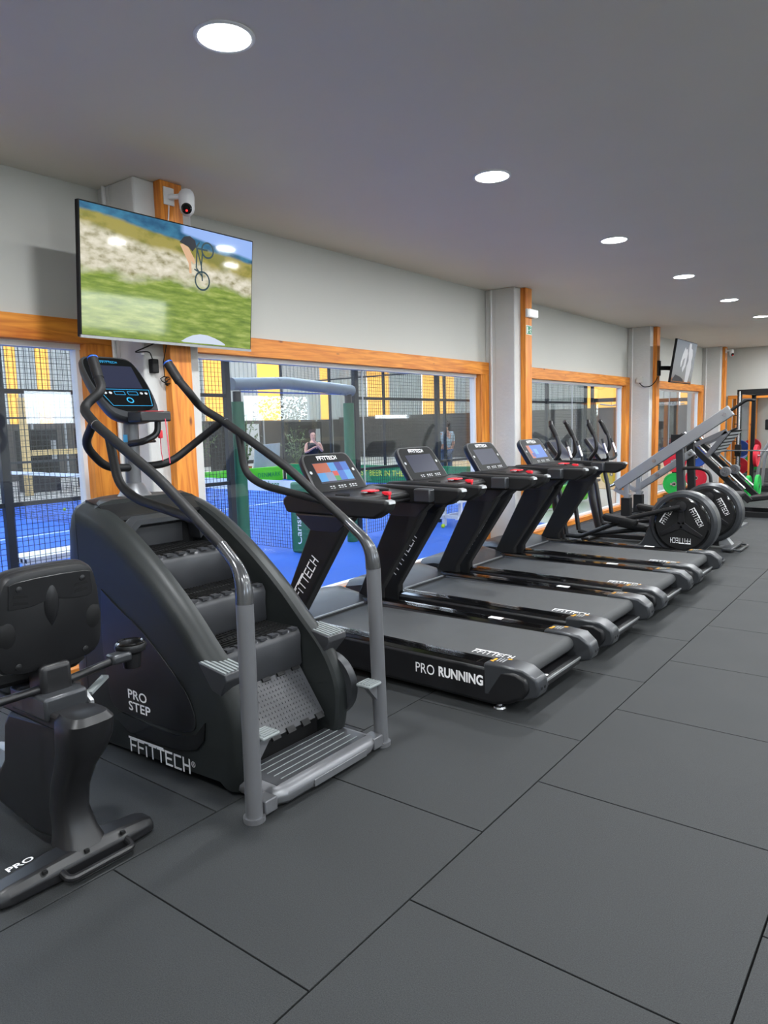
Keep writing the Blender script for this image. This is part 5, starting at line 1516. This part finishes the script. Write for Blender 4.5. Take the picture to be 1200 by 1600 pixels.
# plate trees by the wall
for n_, (yy, cols) in enumerate(((15.35, (('plate_green', .27, 'green'), ('plate_red', .735, 'red'))), (17.0, (('plate_red', .27, 'second red'), ('plate_blue', .735, 'blue'))))):
    pt = thing('plate_tree', (-4.28, yy, 0), 'black plate storage stand against the wall, %s' % ['nearer one behind the lever machine', 'farther one'][n_], 'plate stand', 'plate stands by the wall')
    MB().bar((-4.28, yy, .0), (-4.28, yy, 1.05), .07, .07, (1, 0, 0)).build('post', 'matte_black', pt)
    MB().box(-4.42, -4.12, yy - .25, yy + .25, .0, .04).build('base', 'matte_black', pt)
    for m_, z, cn in cols:
        MB().cyl((-4.28, yy - .20, z), (-4.28, yy + .20, z), .0235, 12).build('peg', 'steel', pt)
        bumper('%s bumper plate on the %s plate stand by the wall' % (cn, ['nearer', 'farther'][n_]), m_, (-4.24, yy - .12, z), .225, 'y', w=.05)
# cable tower seen through the third window
for q, (xx, yy) in enumerate(((-6.6, 18.2), (-5.9, 21.0))):
    ct = thing('cable_tower', (xx, yy, -.021), ['dark cable tower beyond the third window', 'dark cable tower beyond the far window'][q], 'exercise machine', 'cable towers beyond the glass')
    for dx in (-.5, .5):
        MB().bar((xx + dx, yy, -.02), (xx + dx, yy, 2.1), .08, .08, (1, 0, 0)).build('upright', 'fence_metal', ct)
        for i in range(10): MB().box(xx + dx - .12, xx + dx + .12, yy + .05, yy + .14, .12 + i * .055, .165 + i * .055).build('weight_stack_slab', 'matte_black', ct)
        MB().bar((xx + dx, yy - .4, .02), (xx + dx, yy + .4, .02), .08, .08).build('foot', 'fence_metal', ct)
    MB().bar((xx - .55, yy, 2.1), (xx + .55, yy, 2.1), .08, .1).build('top_beam', 'fence_metal', ct)
    MB().tube([(xx - .3, yy - .1, 2.0), (xx, yy - .12, 1.95), (xx + .3, yy - .1, 2.0)], .018, 10).build('pull_bar', 'grey_steel', ct)
    MB().tube([(xx, yy - .1, 2.08), (xx, yy - .12, 1.95)], .005, 6).build('cable', 'matte_black', ct)
bumper('yellow disc standing beyond the third window', 'plate_yellow', (-6.4, 17.6, .26), .28, 'y', w=.06)


# ------------------------------------------------------------------ things at the far side of the hall
tf = thing('timber_frame', (-19.5, 12.5, -.021), 'pale timber frame of posts and a beam behind the far fence', 'frame')
for yy in (9.6, 11.6, 13.2, 15.0): MB().box(-19.56, -19.44, yy - .09, yy + .09, -.0205, 2.6).build('post', 'timber_pale', tf)
MB().box(-19.54, -19.46, 9.5, 15.1, 1.05, 1.2).build('beam', 'timber_pale', tf)
for q, (yy, w_, h_) in enumerate(((10.5, .9, 1.75), (12.4, 1.1, 1.8), (17.6, 1.2, 1.9), (21.5, 1.6, 1.85))):
    v_ = thing('glass_cabinet', (-20.6, yy, -.021), 'dark glass fronted cabinet far behind the court, %s' % ['leftmost', 'second from left', 'third from left', 'rightmost'][q], 'cabinet', 'dark cabinets at the far side of the hall')
    MB().box(-21.0, -20.3, yy - w_ / 2, yy + w_ / 2, -.0205, h_).build('body', 'matte_black', v_, bevel=.02)
    MB().box(-20.298, -20.285, yy - w_ * .42, yy + w_ * .2, .5, h_ - .15).build('glass_door', 'screen_face', v_)
    MB().box(-20.298, -20.285, yy + w_ * .26, yy + w_ * .42, .9, h_ - .3).build('keypad_panel', 'grey_steel', v_)
pb = thing('white_board', (-15.9, 15.1, 0), 'pale blue grey board leaning behind the lime green board', 'board')
MB().prism([(15.15, .0), (16.25, .0), (16.35, 1.15), (15.3, 1.1)], -16.75, -16.70, 'x').build('panel', 'wrap_grey', pb)
MB().bar((-16.72, 15.6, 0), (-16.95, 15.6, .8), .04, .04).build('stand', 'fence_metal', pb)

# ------------------------------------------------------------------ outdoors past the opposite windows (seen mirrored in the glass)
tag(MB().box(XR + .21, 40, -20, 45, -.2, -.05).build('ground_outside', 'hall_floor'), 'pale paved ground outside the opposite windows', 'ground', kind='structure')
tr = thing('tree', (12.0, 21.5, -.05), 'leafy green tree outdoors, mirrored in the window glass', 'tree')
MB().tube([(12, 21.5, -.05), (12.05, 21.5, .9), (12, 21.5, 2.0)], [.09, .05], 10).build('trunk', 'terracotta', tr)
lf = MB()
for i in range(1400):
    p = Vector((random.gauss(0, 1), random.gauss(0, 1), random.gauss(0, 1))).normalized() * random.random() ** .4
    p = Vector((12 + p.x * 1.5, 21.5 + p.y * 1.9, 2.2 + p.z * .95))
    d = Vector((random.gauss(0, 1), random.gauss(0, 1), random.gauss(0, .6))).normalized() * .16; n = d.cross(Vector((0, 0, 1))).normalized() * .05
    lf.quad(p, p + d * .5 + n, p + d, p + d * .5 - n)
lf.build('foliage', 'leaf', tr)['kind'] = 'stuff'

# chest press behind the squat rack
cp_ = thing('chest_press', (-2.75, 17.3, 0), 'black and grey tubular chest press behind the squat rack', 'exercise machine')
for yy in (17.0, 17.6):
    MB().tube([(-3.05, yy, .04), (-3.0, yy, .75), (-2.82, yy, 1.05), (-2.80, yy, 1.30)], .032, 12, .12).build('frame_tube', 'grey_steel', cp_)
    MB().bar((-3.1, yy, .04), (-2.0, yy, .04), .07, .08).build('base_rail', 'matte_black', cp_)
    MB().tube([(-2.8, yy, 1.2), (-2.55, yy, 1.12), (-2.45, yy, .95)], .024, 10, .06).build('press_arm', 'matte_black', cp_)
MB().bar((-2.80, 16.95, 1.32), (-2.80, 17.65, 1.32), .08, .08).build('cross_beam', 'matte_black', cp_)
MB().box(-2.95, -2.72, 17.15, 17.45, 1.30, 1.52).build('head_block', 'matte_black', cp_, bevel=.02)
MB().prism([(-2.30, .42), (-1.95, .45), (-1.95, .52), (-2.30, .50)], 17.1, 17.5, 'y').build('seat_pad', 'soft_black', cp_, bevel=.015)
MB().prism([(-2.06, .56), (-1.98, .56), (-1.84, 1.15), (-1.92, 1.16)], 17.12, 17.48, 'y').build('back_pad', 'soft_black', cp_, bevel=.015)
MB().bar((-2.1, 17.3, .04), (-2.1, 17.3, .43), .07, .07, (1, 0, 0)).build('seat_post', 'grey_steel', cp_)
MB().bar((-1.93, 17.3, .04), (-1.9, 17.3, 1.0), .06, .06, (1, 0, 0)).build('back_post', 'matte_black', cp_)
MB().bar((-3.05, 17.3, .04), (-1.9, 17.3, .04), .07, .08).build('base_rail', 'matte_black', cp_)
MB().bar((-3.02, 17.0, .04), (-3.02, 17.6, .04), .07, .08).build('cross_rail', 'matte_black', cp_)
